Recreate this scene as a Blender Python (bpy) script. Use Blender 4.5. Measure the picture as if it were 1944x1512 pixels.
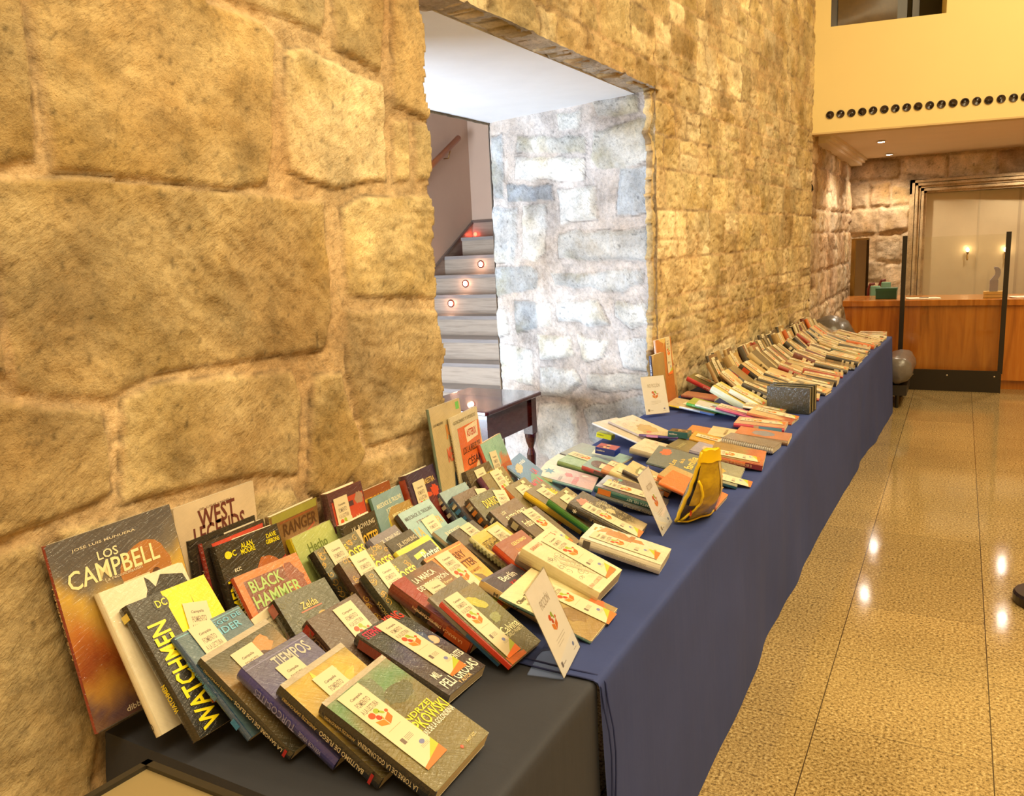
import bpy, math, random
import numpy as np
from mathutils import Matrix, Vector, Euler
for o in list(bpy.data.objects): bpy.data.objects.remove(o)
S = bpy.context.scene; COL = S.collection
rnd = random.Random(5)
pi = math.pi
# ---------------------------------------------------------------- camera
cam_d = bpy.data.cameras.new('camera'); cam = bpy.data.objects.new('camera', cam_d); COL.objects.link(cam)
cam_d.sensor_fit = 'HORIZONTAL'; cam_d.sensor_width = 36; cam_d.lens = 1517/1944*36; cam_d.clip_start = .02
cam.matrix_world = Matrix(((0.87479522,-0.04953936,0.48195349,0),(0.48237895,0.18188059,-0.85687222,0),(-0.04520908,0.98207194,0.18300502,1.65),(0,0,0,1)))
S.camera = cam
# ---------------------------------------------------------------- world, view
w = bpy.data.worlds.new('world'); S.world = w; w.use_nodes = True
w.node_tree.nodes['Background'].inputs[0].default_value = (1,.86,.66,1); w.node_tree.nodes['Background'].inputs[1].default_value = .05
S.view_settings.view_transform = 'Standard'; S.view_settings.look = 'None'; S.view_settings.gamma = 1
S.view_settings.exposure = -0.17
try: S.view_settings.use_curve_mapping = False
except Exception: pass
# ---------------------------------------------------------------- lights
def area(name, loc, size, power, col, rot=(0,0,0), sy=None, spread=None):
    l = bpy.data.lights.new(name, 'AREA'); l.energy = power; l.color = col; l.size = size
    if sy: l.shape = 'RECTANGLE'; l.size_y = sy
    if spread: l.spread = spread
    o = bpy.data.objects.new(name, l); o.location = loc; o.rotation_euler = rot; COL.objects.link(o); return o
def spot(name, loc, power, col, ang=1.9, r=.04, rot=(0,0,0)):
    l = bpy.data.lights.new(name, 'SPOT'); l.energy = power; l.color = col; l.spot_size = ang; l.spot_blend = .6; l.shadow_soft_size = r
    o = bpy.data.objects.new(name, l); o.location = loc; o.rotation_euler = rot; COL.objects.link(o); return o

WARM=(1,.83,.49)
area('hall_ceiling_lamps',(1.9,2.2,5.5),2.0,340,WARM,sy=7)
area('hall_ceiling_lamps_far',(1.6,6.5,5.5),2.0,150,WARM,sy=2.5)
area('hall_ceiling_lamps_near',(.6,-1.2,5.2),2,100,WARM,(.35,0,0))
for i,(x,y) in enumerate(((.5,.2),(.9,1.5),(.9,2.8),(.9,4.2),(.9,5.6))): spot('hall_track_spot',(x,y,4.6),95,WARM,1.5,.09,(0,.32,0))
area('daylight_from_entrance',(-3.35,1.35,.95),1.3,370,(.66,.82,1),(pi/2+.0,0,-.22),sy=1.5)

# ---------------------------------------------------------------- colours
def s2l(c): return c/12.92 if c <= .04045 else ((c+.055)/1.055)**2.4
def hx(h):
    if not isinstance(h, str): return tuple(h)
    return tuple(s2l(int(h[i:i+2],16)/255) for i in (0,2,4))
# ---------------------------------------------------------------- mesh builder
class MB:
    def __init__(s): s.v=[]; s.f=[]; s.c=[]
    def add(s, vs, fs, col):
        n=len(s.v); s.v += [tuple(p) for p in vs]; c=hx(col) if not isinstance(col,list) else None
        for i,f in enumerate(fs): s.f.append(tuple(n+k for k in f)); s.c.append(c if c else (tuple(hx(q) for q in col[i]) if isinstance(col[i],list) else hx(col[i])))
        return s
    def poly(s, pts, col): return s.add(pts,[tuple(range(len(pts)))],col)
    def rect(s, x0,y0,x1,y1,z,col): return s.poly([(x0,y0,z),(x1,y0,z),(x1,y1,z),(x0,y1,z)],col)
    def disc(s, cx,cy,z,rx,ry,col,n=18,rot=0,jit=0):
        pts=[]
        for i in range(n):
            a=2*pi*i/n; k=1+jit*(rnd.random()-.5); x=rx*k*math.cos(a); y=ry*k*math.sin(a)
            pts.append((cx+x*math.cos(rot)-y*math.sin(rot),cy+x*math.sin(rot)+y*math.cos(rot),z))
        return s.poly(pts,col)
    def box(s, x0,x1,y0,y1,z0,z1,col,M=None):
        v=[Vector((x,y,z)) for z in (z0,z1) for y in (y0,y1) for x in (x0,x1)]
        if M: v=[M@p for p in v]
        return s.add(v,[(0,2,3,1),(4,5,7,6),(0,1,5,4),(2,6,7,3),(0,4,6,2),(1,3,7,5)],col)
    def rbox(s, x0,x1,y0,y1,z0,z1,r,col,n=4,M=None):
        # box with rounded vertical edges and small chamfered top
        pts=[]
        for cx,cy,a0 in ((x1-r,y1-r,0),(x0+r,y1-r,pi/2),(x0+r,y0+r,pi),(x1-r,y0+r,1.5*pi)):
            for i in range(n+1):
                a=a0+pi/2*i/n; pts.append((cx+r*math.cos(a),cy+r*math.sin(a),r))
        m=len(pts); cxm,cym=(x0+x1)/2,(y0+y1)/2; ch=min(r*.4,(z1-z0)*.2)
        def ring(z,k): return [(cxm+(p[0]-cxm)*(1-k/max(abs(x1-x0)/2,1e-6)),cym+(p[1]-cym)*(1-k/max(abs(y1-y0)/2,1e-6)),z) for p in pts]
        v=ring(z0,ch)+ring(z0+ch,0)+ring(z1-ch,0)+ring(z1,ch)
        if M: v=[M@Vector(p) for p in v]
        fs=[tuple(reversed(range(m))),tuple(range(3*m,4*m))]
        for k in range(3):
            for i in range(m): j=(i+1)%m; fs.append((k*m+i,k*m+j,(k+1)*m+j,(k+1)*m+i))
        return s.add(v,fs,col)
    def prism(s, pts, axis, a, b, col, M=None):
        # pts 2D outline, extruded on axis
        def P(p,t): return {'x':(t,p[0],p[1]),'y':(p[0],t,p[1]),'z':(p[0],p[1],t)}[axis]
        n=len(pts); v=[P(p,a) for p in pts]+[P(p,b) for p in pts]
        if M: v=[M@Vector(p) for p in v]
        return s.add(v,[tuple(reversed(range(n))),tuple(range(n,2*n))]+[(i,(i+1)%n,n+(i+1)%n,n+i) for i in range(n)],col)
    def tube(s, path, r, col, n=8, cap=True):
        P=[Vector(p) for p in path]; m=len(P); R=r if isinstance(r,(list,tuple)) else [r]*m; base=None; v=[]
        for i,p in enumerate(P):
            d=(P[min(i+1,m-1)]-P[max(i-1,0)]).normalized()
            if base is None: base=Vector((0,0,1)) if abs(d.z)<.9 else Vector((1,0,0))
            u=d.cross(base).normalized(); wv=u.cross(d); base=wv
            for k in range(n): a=2*pi*k/n; v.append(p+R[i]*(math.cos(a)*u+math.sin(a)*wv))
        fs=[(i*n+k,i*n+(k+1)%n,(i+1)*n+(k+1)%n,(i+1)*n+k) for i in range(m-1) for k in range(n)]
        if cap: fs+= [tuple(reversed(range(n))),tuple(range((m-1)*n,m*n))]
        return s.add(v,fs,col)
    def lathe(s, prof, col, n=20, M=None):
        v=[(r*math.cos(2*pi*k/n),r*math.sin(2*pi*k/n),z) for r,z in prof for k in range(n)]
        if M: v=[M@Vector(p) for p in v]
        m=len(prof); fs=[(i*n+k,i*n+(k+1)%n,(i+1)*n+(k+1)%n,(i+1)*n+k) for i in range(m-1) for k in range(n)]
        fs+=[tuple(reversed(range(n))),tuple(range((m-1)*n,m*n))]
        return s.add(v,fs,col)
    def grid(s, X, Y, fn, colfn):
        nx,ny=len(X),len(Y); v=[fn(x,y) for y in Y for x in X]
        fs=[(j*nx+i,j*nx+i+1,(j+1)*nx+i+1,(j+1)*nx+i) for j in range(ny-1) for i in range(nx-1)]
        cv=[[colfn(x,y) for x in X] for y in Y] if callable(colfn) else None
        cs=[[cv[j][i],cv[j][i+1],cv[j+1][i+1],cv[j+1][i]] if cv else colfn for j in range(ny-1) for i in range(nx-1)]
        return s.add(v,fs,cs)
    def mesh(s, name, mat, smooth=False):
        me=bpy.data.meshes.new(name); me.from_pydata(s.v,[],s.f)
        at=me.color_attributes.new('Col','FLOAT_COLOR','CORNER'); buf=[]
        for f,c in zip(s.f,s.c):
            if isinstance(c[0],tuple):
                for q in c: buf += [q[0],q[1],q[2],1.0]
            else: buf += [c[0],c[1],c[2],1.0]*len(f)
        at.data.foreach_set('color',buf); me.materials.append(mat)
        if smooth: me.polygons.foreach_set('use_smooth',[True]*len(s.f))
        me.update(); return me
    def build(s, name, mat, parent=None, smooth=False):
        o=bpy.data.objects.new(name,s.mesh(name,mat,smooth)); COL.objects.link(o)
        if parent: o.parent=parent
        return o
def tag(o, label=None, cat=None, group=None, kind=None):
    if label: o['label']=label
    if cat: o['category']=cat
    if group: o['group']=group
    if kind: o['kind']=kind
    return o
def empty(name, loc=(0,0,0), rz=0, label=None, cat=None, group=None):
    o=bpy.data.objects.new(name,None); o.empty_display_size=.05; COL.objects.link(o); o.location=loc; o.rotation_euler=(0,0,rz)
    return tag(o,label,cat,group)
def inst(name, me, parent, M=None):
    o=bpy.data.objects.new(name,me); COL.objects.link(o); o.parent=parent
    if M: o.matrix_local=M
    return o
# ---------------------------------------------------------------- materials
def nodes(name):
    m=bpy.data.materials.new(name); m.use_nodes=True; nt=m.node_tree; return m,nt,nt.nodes['Principled BSDF'],nt.nodes,nt.links
def N_(nt,t,**k):
    n=nt.nodes.new(t)
    for a,b in k.items(): setattr(n,a,b)
    return n
def noise(nt, scale, detail=4, rough=.6, mapping=None, src='Object', dist=0):
    tc=N_(nt,'ShaderNodeTexCoord'); n=N_(nt,'ShaderNodeTexNoise'); n.inputs['Scale'].default_value=scale; n.inputs['Detail'].default_value=detail; n.inputs['Roughness'].default_value=rough; n.inputs['Distortion'].default_value=dist
    if mapping:
        mp=N_(nt,'ShaderNodeMapping',vector_type='TEXTURE' if len(mapping)>6 else 'POINT'); mp.inputs['Scale'].default_value=mapping[:3]
        if len(mapping)>3: mp.inputs['Rotation'].default_value=mapping[3:6]
        nt.links.new(tc.outputs[src],mp.inputs[0]); nt.links.new(mp.outputs[0],n.inputs['Vector'])
    else: nt.links.new(tc.outputs[src],n.inputs['Vector'])
    return n
def ramp(nt, src, stops):
    r=N_(nt,'ShaderNodeValToRGB'); e=r.color_ramp.elements
    while len(e)<len(stops): e.new(.5)
    for x,(p,c) in zip(e,stops): x.position=p; x.color=(*hx(c),1) if isinstance(c,str) else (c,c,c,1)
    nt.links.new(src,r.inputs[0]); return r
def mixc(nt, a, b, fac, mode='MIX'):
    m=N_(nt,'ShaderNodeMix',data_type='RGBA',blend_type=mode)
    for i,x in ((6,a),(7,b)):
        if hasattr(x,'links') or hasattr(x,'is_linked'): nt.links.new(x,m.inputs[i])
        else: m.inputs[i].default_value=(*hx(x),1)
    if hasattr(fac,'is_linked'): nt.links.new(fac,m.inputs[0])
    else: m.inputs[0].default_value=fac
    return m.outputs[2]
def bump(nt, h, b, strength, dist, prev=None):
    n=N_(nt,'ShaderNodeBump'); n.inputs['Strength'].default_value=strength; n.inputs['Distance'].default_value=dist
    nt.links.new(h,n.inputs['Height'])
    if prev: nt.links.new(prev,n.inputs['Normal'])
    nt.links.new(n.outputs[0],b.inputs['Normal']); return n.outputs[0]
def attr_mat(name, rough=.5, coat=0, nscale=0, namt=.1, bscale=0, bstr=.2, bdist=.001, bmap=None, spec=.5, metal=0, trans=0, alpha=1):
    m,nt,b,_,L=nodes(name); a=N_(nt,'ShaderNodeVertexColor',layer_name='Col'); c=a.outputs[0]
    if nscale:
        n=noise(nt,nscale,5); r=ramp(nt,n.outputs[0],[(.3,1-namt),(.7,1.0)]); c=mixc(nt,c,r.outputs[0],1,'MULTIPLY')
    L.new(c,b.inputs['Base Color']); b.inputs['Roughness'].default_value=rough; b.inputs['Coat Weight'].default_value=coat; b.inputs['Coat Roughness'].default_value=.12
    b.inputs['Specular IOR Level'].default_value=spec; b.inputs['Metallic'].default_value=metal; b.inputs['Transmission Weight'].default_value=trans; b.inputs['Alpha'].default_value=alpha
    if bscale: n=noise(nt,bscale,3,.5,bmap); bump(nt,n.outputs[0],b,bstr,bdist)
    return m
# book covers carry the shrink wrap: a clear coat that is crumpled
def cover_mat():
    m,nt,b,_,L=nodes('wrapped_book_cover'); a=N_(nt,'ShaderNodeVertexColor',layer_name='Col')
    n=noise(nt,14,4); r=ramp(nt,n.outputs[0],[(.3,.82),(.7,1.0)]); L.new(mixc(nt,a.outputs[0],r.outputs[0],1,'MULTIPLY'),b.inputs['Base Color'])
    b.inputs['Roughness'].default_value=.42; b.inputs['Coat Weight'].default_value=1; b.inputs['Coat Roughness'].default_value=.09; b.inputs['Coat IOR'].default_value=1.65
    w1=noise(nt,1,3,.6,(.0045,.045,.02,0,0,.7,1),dist=.8); w2=noise(nt,1,2,.5,(.03,.006,.02,0,0,.35,1),dist=.5)
    ad=N_(nt,'ShaderNodeMath',operation='ADD'); L.new(w1.outputs[0],ad.inputs[0]); L.new(w2.outputs[0],ad.inputs[1])
    bn=N_(nt,'ShaderNodeBump'); bn.inputs['Strength'].default_value=.7; bn.inputs['Distance'].default_value=.0045; L.new(ad.outputs[0],bn.inputs['Height']); L.new(bn.outputs[0],b.inputs['Coat Normal'])
    return m
M_COVER=cover_mat()
M_PRINT=attr_mat('printed_paper',.55,0,30,.06)
M_INK=attr_mat('printed_ink',.4,.3)
M_CARD=attr_mat('bookmark_card',.45,.15,20,.03)
M_PLASTIC=attr_mat('solid_plastic',.3,.2)
M_PAINT=attr_mat('painted_surface',.6,0,6,.05)
M_METAL=attr_mat('brushed_metal',.35,0,0,metal=1)
def pages_mat():
    m,nt,b,_,L=nodes('page_edges'); a=N_(nt,'ShaderNodeVertexColor',layer_name='Col')
    n=noise(nt,1,2,.5,(6,6,900)); r=ramp(nt,n.outputs[0],[(.35,.72),(.6,1.0)]); L.new(mixc(nt,a.outputs[0],r.outputs[0],1,'MULTIPLY'),b.inputs['Base Color']); b.inputs['Roughness'].default_value=.8
    return m
M_PAGES=pages_mat()
def glass_mat(name,col=(1,1,1),rough=.02,base=.03):
    m,nt,b,_,L=nodes(name); b.inputs['Base Color'].default_value=(*col,1); b.inputs['Roughness'].default_value=rough; b.inputs['Transmission Weight'].default_value=1; b.inputs['IOR'].default_value=1.3
    # thin sheet: let light straight through so things behind stay lit
    tr=N_(nt,'ShaderNodeBsdfTransparent'); tr.inputs[0].default_value=(*col,1); gl=N_(nt,'ShaderNodeBsdfGlossy'); gl.inputs['Roughness'].default_value=rough; lw=N_(nt,'ShaderNodeLayerWeight'); pw=N_(nt,'ShaderNodeMath',operation='POWER'); L.new(lw.outputs['Facing'],pw.inputs[0]); pw.inputs[1].default_value=5; fr=N_(nt,'ShaderNodeMath',operation='MULTIPLY_ADD'); L.new(pw.outputs[0],fr.inputs[0]); fr.inputs[1].default_value=.5; fr.inputs[2].default_value=base
    mx=N_(nt,'ShaderNodeMixShader'); L.new(fr.outputs[0],mx.inputs[0]); L.new(tr.outputs[0],mx.inputs[1]); L.new(gl.outputs[0],mx.inputs[2]); L.new(mx.outputs[0],nt.nodes['Material Output'].inputs[0])
    return m
M_CLEAR=glass_mat('clear_acrylic',(.95,.96,.97),.03,.08); M_PANE=glass_mat('glass_pane',(.96,.96,.94)); M_PVC=glass_mat('clear_vinyl',(.9,.89,.84),.08)
def emit_mat(name,col,st):
    m,nt,b,_,L=nodes(name); b.inputs['Emission Color'].default_value=(*col,1); b.inputs['Emission Strength'].default_value=st; b.inputs['Base Color'].default_value=(*col,1); return m
def stone_mat(name, chisel=(1,.35,1), sc=26, bs=.9, bd=.012):
    m,nt,b,_,L=nodes(name); a=N_(nt,'ShaderNodeVertexColor',layer_name='Col')
    n1=noise(nt,5,8,.7); r1=ramp(nt,n1.outputs[0],[(.3,.55),(.5,.95),(.7,1.2)])
    c=mixc(nt,a.outputs[0],r1.outputs[0],1,'MULTIPLY')
    n2=noise(nt,60,6,.75); r2=ramp(nt,n2.outputs[0],[(.32,.7),(.52,1.05)]); c=mixc(nt,c,r2.outputs[0],1,'MULTIPLY')
    n3=noise(nt,2.2,5,.6); r3=ramp(nt,n3.outputs[0],[(.42,0.0),(.72,1.0)]); c2=mixc(nt,c,'BE9A5C',1,'MULTIPLY')
    f=N_(nt,'ShaderNodeMath',operation='MULTIPLY'); L.new(r3.outputs[0],f.inputs[0]); f.inputs[1].default_value=.55
    c=mixc(nt,c,c2,f.outputs[0]); L.new(c,b.inputs['Base Color']); b.inputs['Roughness'].default_value=.85; b.inputs['Specular IOR Level'].default_value=.25
    h1=noise(nt,sc,6,.65,chisel); h0=noise(nt,sc*.8,7,.7); hm=N_(nt,'ShaderNodeMix',data_type='FLOAT'); pm=noise(nt,3.1,3,.5); pr=ramp(nt,pm.outputs[0],[(.4,0.0),(.62,1.0)]); L.new(pr.outputs[0],hm.inputs[0]); L.new(h0.outputs[0],hm.inputs[2]); L.new(h1.outputs[0],hm.inputs[3]); p=bump(nt,hm.outputs[0],b,bs,bd); h2=noise(nt,140,4,.7); bump(nt,h2.outputs[0],b,.6,.004,p)
    return m
M_STONE=stone_mat('ochre_sandstone',(1,2.0,.7,.62,0,0,1),34,.8,.013)
M_STONE_PALE=stone_mat('pale_sandstone',(2.4,2.4,.7,0,.9,0,1),38,1,.024)
# ---------------------------------------------------------------- text
_tc={}; BOLD={'WATCHMEN','WEST','LEGENDS','BLACK','HAMMER','DIOSES','HAY','POTTER','JUEGOS','MENTALES','familia','WIGETTA'}
def glyphs(t):
    if t not in _tc:
        cu=bpy.data.curves.new('t','FONT'); cu.body=t; cu.resolution_u=2; cu.offset=.02 if t in BOLD else .012; ob=bpy.data.objects.new('t',cu); me=bpy.data.meshes.new_from_object(ob)
        v=np.array([x.co[:2] for x in me.vertices]); f=[tuple(p.vertices) for p in me.polygons]
        mn,mx=v.min(0),v.max(0); v=(v-mn)/np.maximum(mx-mn,1e-6); _tc[t]=(v,f,(mx-mn)[0]/(mx-mn)[1]); bpy.data.objects.remove(ob); bpy.data.curves.remove(cu)
    return _tc[t]
def text(mb, t, cx, cy, z, wd, ht, col, frame=None):
    v,f,_=glyphs(t); pts=[(cx+(x-.5)*wd,cy+(y-.5)*ht,z) for x,y in v]
    if frame: pts=[frame(*p) for p in pts]
    mb.add(pts,f,col)
def logo(mb, cx, cy, s, z):
    mb.disc(cx-.28*s,cy+.34*s,z,.17*s,.17*s,'D8542C'); mb.disc(cx+.06*s,cy+.4*s,z,.14*s,.14*s,'9FB23A'); mb.disc(cx-.12*s,cy+.08*s,z,.12*s,.14*s,'C8402C')
    mb.disc(cx+.2*s,cy+.2*s,z,.07*s,.15*s,'9FB23A',10,.6); mb.disc(cx+.42*s,cy+.12*s,z,.09*s,.09*s,'D8542C',10)
    mb.poly([(cx-.42*s,cy+.02*s,z),(cx-.02*s,cy-.14*s,z),(cx-.02*s,cy-.5*s,z),(cx-.38*s,cy-.3*s,z)],'E8842C'); mb.poly([(cx+.02*s,cy-.14*s,z),(cx+.42*s,cy+.04*s,z),(cx+.38*s,cy-.3*s,z),(cx+.02*s,cy-.5*s,z)],'E07028')
    mb.poly([(cx-.1*s,cy-.04*s,z),(cx+.05*s,cy+.1*s,z),(cx+.02*s,cy-.14*s,z)],'E8842C')
def bookmark_meshes():
    W,L=.058,.215; z=.0009; card=MB().box(0,W,0,L,0,.0007,'DCCFAE')
    cor=MB(); cor.poly([(0,0,z),(W,0,z),(W,.02,z),(0,.007,z)],'F07838'); cor.poly([(.02,.0112,z),(W,.02,z),(W,.04,z)],'B4BE3C')
    let=MB(); text(let,'Campaña',W/2,L-.022,z,.03,.008,'5A5048'); text(let,'FOMENTO',W/2,L-.038,z,.034,.013,'8C8070'); text(let,'A LA LECTURA',W/2,L-.055,z,.042,.012,'8C8070')
    let.rect(.012,L-.116,.046,L-.1153,z,'B89060'); let.rect(.012,.062,.02,.075,z,'7A6A60'); let.disc(.04,.045,z,.006,.005,'7A80B0',12)
    for k in range(4): let.rect(.023,.064+k*.003,.023+.018,.0652+k*.003,z,'9A9080')
    for k in range(3): let.rect(.03,.034+k*.0025,.05,.0348+k*.0025,z,'A09888')
    em=MB(); logo(em,W/2,L-.085,.042,z); al=MB()
    for q in (card,cor,let,em):
        n=len(al.v); al.v+=q.v; al.f+=[tuple(n+i for i in f) for f in q.f]; al.c+=q.c
    return card.mesh('bookmark',M_CARD),cor.mesh('colour_corner',M_CARD),let.mesh('bookmark_lettering',M_CARD),em.mesh('emblem',M_CARD),al.mesh('bookmark',M_CARD)
BM_CARD,BM_CORNER,BM_LET,BM_EMBLEM,BOOKMARK=bookmark_meshes()
def add_bookmark(root,M,parts=True):
    o=inst('bookmark',BM_CARD if parts else BOOKMARK,root,M)
    if parts:
        for n,me in (('colour_corner',BM_CORNER),('bookmark_lettering',BM_LET),('emblem',BM_EMBLEM)): inst(n,me,o)
# ---------------------------------------------------------------- books
def bmatrix(p):
    x,y,z,psi,th,ro=p[:6]; c,s=math.cos(th),math.sin(th)
    w=Vector((0,1,0));h=Vector((-c,0,s));n=Vector((s,0,c)); w2=w*math.cos(ro)+n*math.sin(ro); n2=n*math.cos(ro)-w*math.sin(ro)
    R=Matrix.Rotation(psi,3,'Z'); w2,h,n2=R@w2,R@h,R@n2
    return Matrix(((w2.x,h.x,n2.x,x),(w2.y,h.y,n2.y,y),(w2.z,h.z,n2.z,z),(0,0,0,1)))
def book(p, cov, spine, hard=False, bm=None, texts=(), art=(), label='', group=None, page='F0E0B8', cat='book', name='book', spine_bars=None, fine=True):
    L,W,T=p[6:9]; root=empty(name,label=label,cat=cat,group=group); root.matrix_world=bmatrix(p)
    t=.0028 if hard else .0008; ov=.004 if hard else 0; e=.0012
    xi,xo=0,W; r=min(T*.3,.004); bl=min(T*.12,.003)
    # closed cover section in (x,z), spine at x=0
    ns=5; sp=[]
    for k in range(ns+1): a=k/ns; sp.append((r*.6-bl*math.sin(pi*a)-r*.6*math.sin(pi*a),e+ (T-2*e)*a))
    outer=[(W,T-e)]+[(r*1.2,T-e)]+sp[::-1]+[(r*1.2,e),(W,e)]
    inner=[(W,e+t),(r*1.2+t,e+t),(r*1.2+t,T-e-t),(W,T-e-t)]
    sec=outer+inner; n=len(sec); v=[(x,y,z) for y in (0,L) for x,z in sec]; mb=MB()
    cols=[]; fs=[]
    for i in range(n):
        j=(i+1)%n; fs.append((i,j,n+j,n+i))
        cols.append(spine if 1<=i<=ns+2 else cov if i in (0,n-1) else (cov if i==ns+3 else 'E8E0D0'))
    mb.add(v,fs,cols)
    no=len(outer)
    for y in (0,L):   # end rims: front board, spine, back board
        o=0 if y==0 else n
        for q,cc in (((0,1,n-2,n-1),cov),((1,)+tuple(range(2,no-2))+(no-2,no+1,n-2),spine),((no-2,no-1,no,no+1),cov)): mb.add([v[o+k] for k in q],[tuple(range(len(q)))],cc)
    mb.build('cover',M_COVER,root)
    pg=MB(); pg.box(r*1.2+t,W-ov-.0005,ov+.0004,L-ov-.0004,e+t,T-e-t,page); pg.build('pages',M_PAGES,root)
    z=T-e+.0004
    if art:
        am=MB(); ap=MB()
        for i,a in enumerate(art):
            k=a[0]; zz=z+.00015*i
            if k=='r': am.rect(a[1]*W,a[2]*L,a[3]*W,a[4]*L,zz,a[5])
            elif k=='o': am.disc(a[1]*W,a[2]*L,zz,a[3]*W,a[4]*W,a[5],20,a[6] if len(a)>6 else 0,a[7] if len(a)>7 else 0)
            elif k=='p': am.poly([(x*W,y*L,zz) for x,y in a[1]],a[2])
            elif k=='g':   # printed colour field: rows of (v, colour), u wobble
                rows=a[1]; X=[i_/14*W for i_ in range(15)]; Y=[j_/24*L for j_ in range(25)]
                sd=rnd.random()*9
                def cf(x,y):
                    v_=y/L+.07*math.sin(x/W*7+sd)+.05*math.sin(x/W*17+y/L*9+sd)
                    v_=min(max(v_,rows[0][0]),rows[-1][0])
                    for (a0,c0),(a1,c1) in zip(rows,rows[1:]):
                        if v_<=a1: f_=(v_-a0)/max(a1-a0,1e-6); h0,h1=hx(c0),hx(c1); return tuple(h0[q]*(1-f_)+h1[q]*f_ for q in range(3))
                    return hx(rows[-1][1])
                am.grid([x*.99+W*.005 for x in X],[y*.99+L*.005 for y in Y],lambda x,y:(x,y,zz),cf)
            elif k=='s':   # patches on the spine (v0,v1,col)
                am.box(-bl-r*.6*.4-.0002,r*.4,a[1]*L,a[2]*L,T*.2,T*.8,a[3]) if False else ap.poly([(-bl-.0006,a[1]*L,T*.12),(-bl-.0006,a[2]*L,T*.12),(-bl-.0006,a[2]*L,T*.88),(-bl-.0006,a[1]*L,T*.88)],a[3])
            elif k=='w':   # curls
                for q in range(a[5]):
                    cx,cy=a[1]*W+(a[3]-a[1])*W*rnd.random(),a[2]*L+(a[4]-a[2])*L*rnd.random(); R_=.006+.006*rnd.random(); pr=None; a0=rnd.random()*6
                    for s_ in range(10):
                        th=a0+s_*.75; rr=R_*(1-s_/12); q_=(cx+rr*math.cos(th),cy+rr*math.sin(th))
                        if pr: 
                            dx,dy=q_[0]-pr[0],q_[1]-pr[1]; l_=math.hypot(dx,dy)+1e-9; nx,ny=-dy/l_*.0008,dx/l_*.0008
                            am.poly([(pr[0]-nx,pr[1]-ny,zz),(q_[0]-nx,q_[1]-ny,zz),(q_[0]+nx,q_[1]+ny,zz),(pr[0]+nx,pr[1]+ny,zz)],a[6])
                        pr=q_
        if am.v: am.build('artwork',M_COVER,root)
        if ap.v: ap.build('spine_artwork',M_COVER,root)
    if texts:
        tm=MB(); sm=MB(); zt=z+.00015*len(art)+.0003
        for tx in texts:
            if tx[0]=='S':   # spine: ('S',string,v,len frac,height frac,col)
                _,s_,v_,ln,hf,cc=tx; text(sm,s_,v_*L,0,0,ln*L,hf*T,cc,lambda a,b,c:(-bl-.0011,a,T/2-b))
            elif tx[0]=='V': # runs down the cover: ('V',string,u,v,len frac L,height m,col)
                _,s_,u_,v_,ln,ht,cc=tx; text(tm,s_,v_*L,0,zt,ln*L,ht,cc,lambda a,b,c,u_=u_:(u_*W-b,a,c))
            else: s_,u_,v_,wf,ht,cc=tx; text(tm,s_,u_*W,v_*L,zt,wf*W,ht,cc)
        if tm.v: tm.build('cover_lettering',M_INK,root)
        if sm.v: sm.build('spine_lettering',M_INK,root)
    if spine_bars:
        sb=MB(); y=L*.12
        for q in range(spine_bars[0]):
            l_=L*(.05+.1*rnd.random()); hh=T*(.12+.2*rnd.random()); sb.poly([(-bl-.0009,y,T/2-hh),(-bl-.0009,y+l_,T/2-hh),(-bl-.0009,y+l_,T/2+hh),(-bl-.0009,y,T/2+hh)],spine_bars[1]); y+=l_+L*.06
        sb.build('spine_print',M_INK,root)
    if bm is not None:
        u,top,rot=(bm+(0,0))[:3] if isinstance(bm,tuple) else (bm,0,0); sc=min(1,L*.93/.215,W/.15)
        add_bookmark(root,Matrix.Translation((u*W,L-.215*sc-top,z+.002))@Matrix.Rotation(rot,4,'Z')@Matrix.Diagonal((min(1,W/.15),sc,1,1)),fine)
    return root
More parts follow.
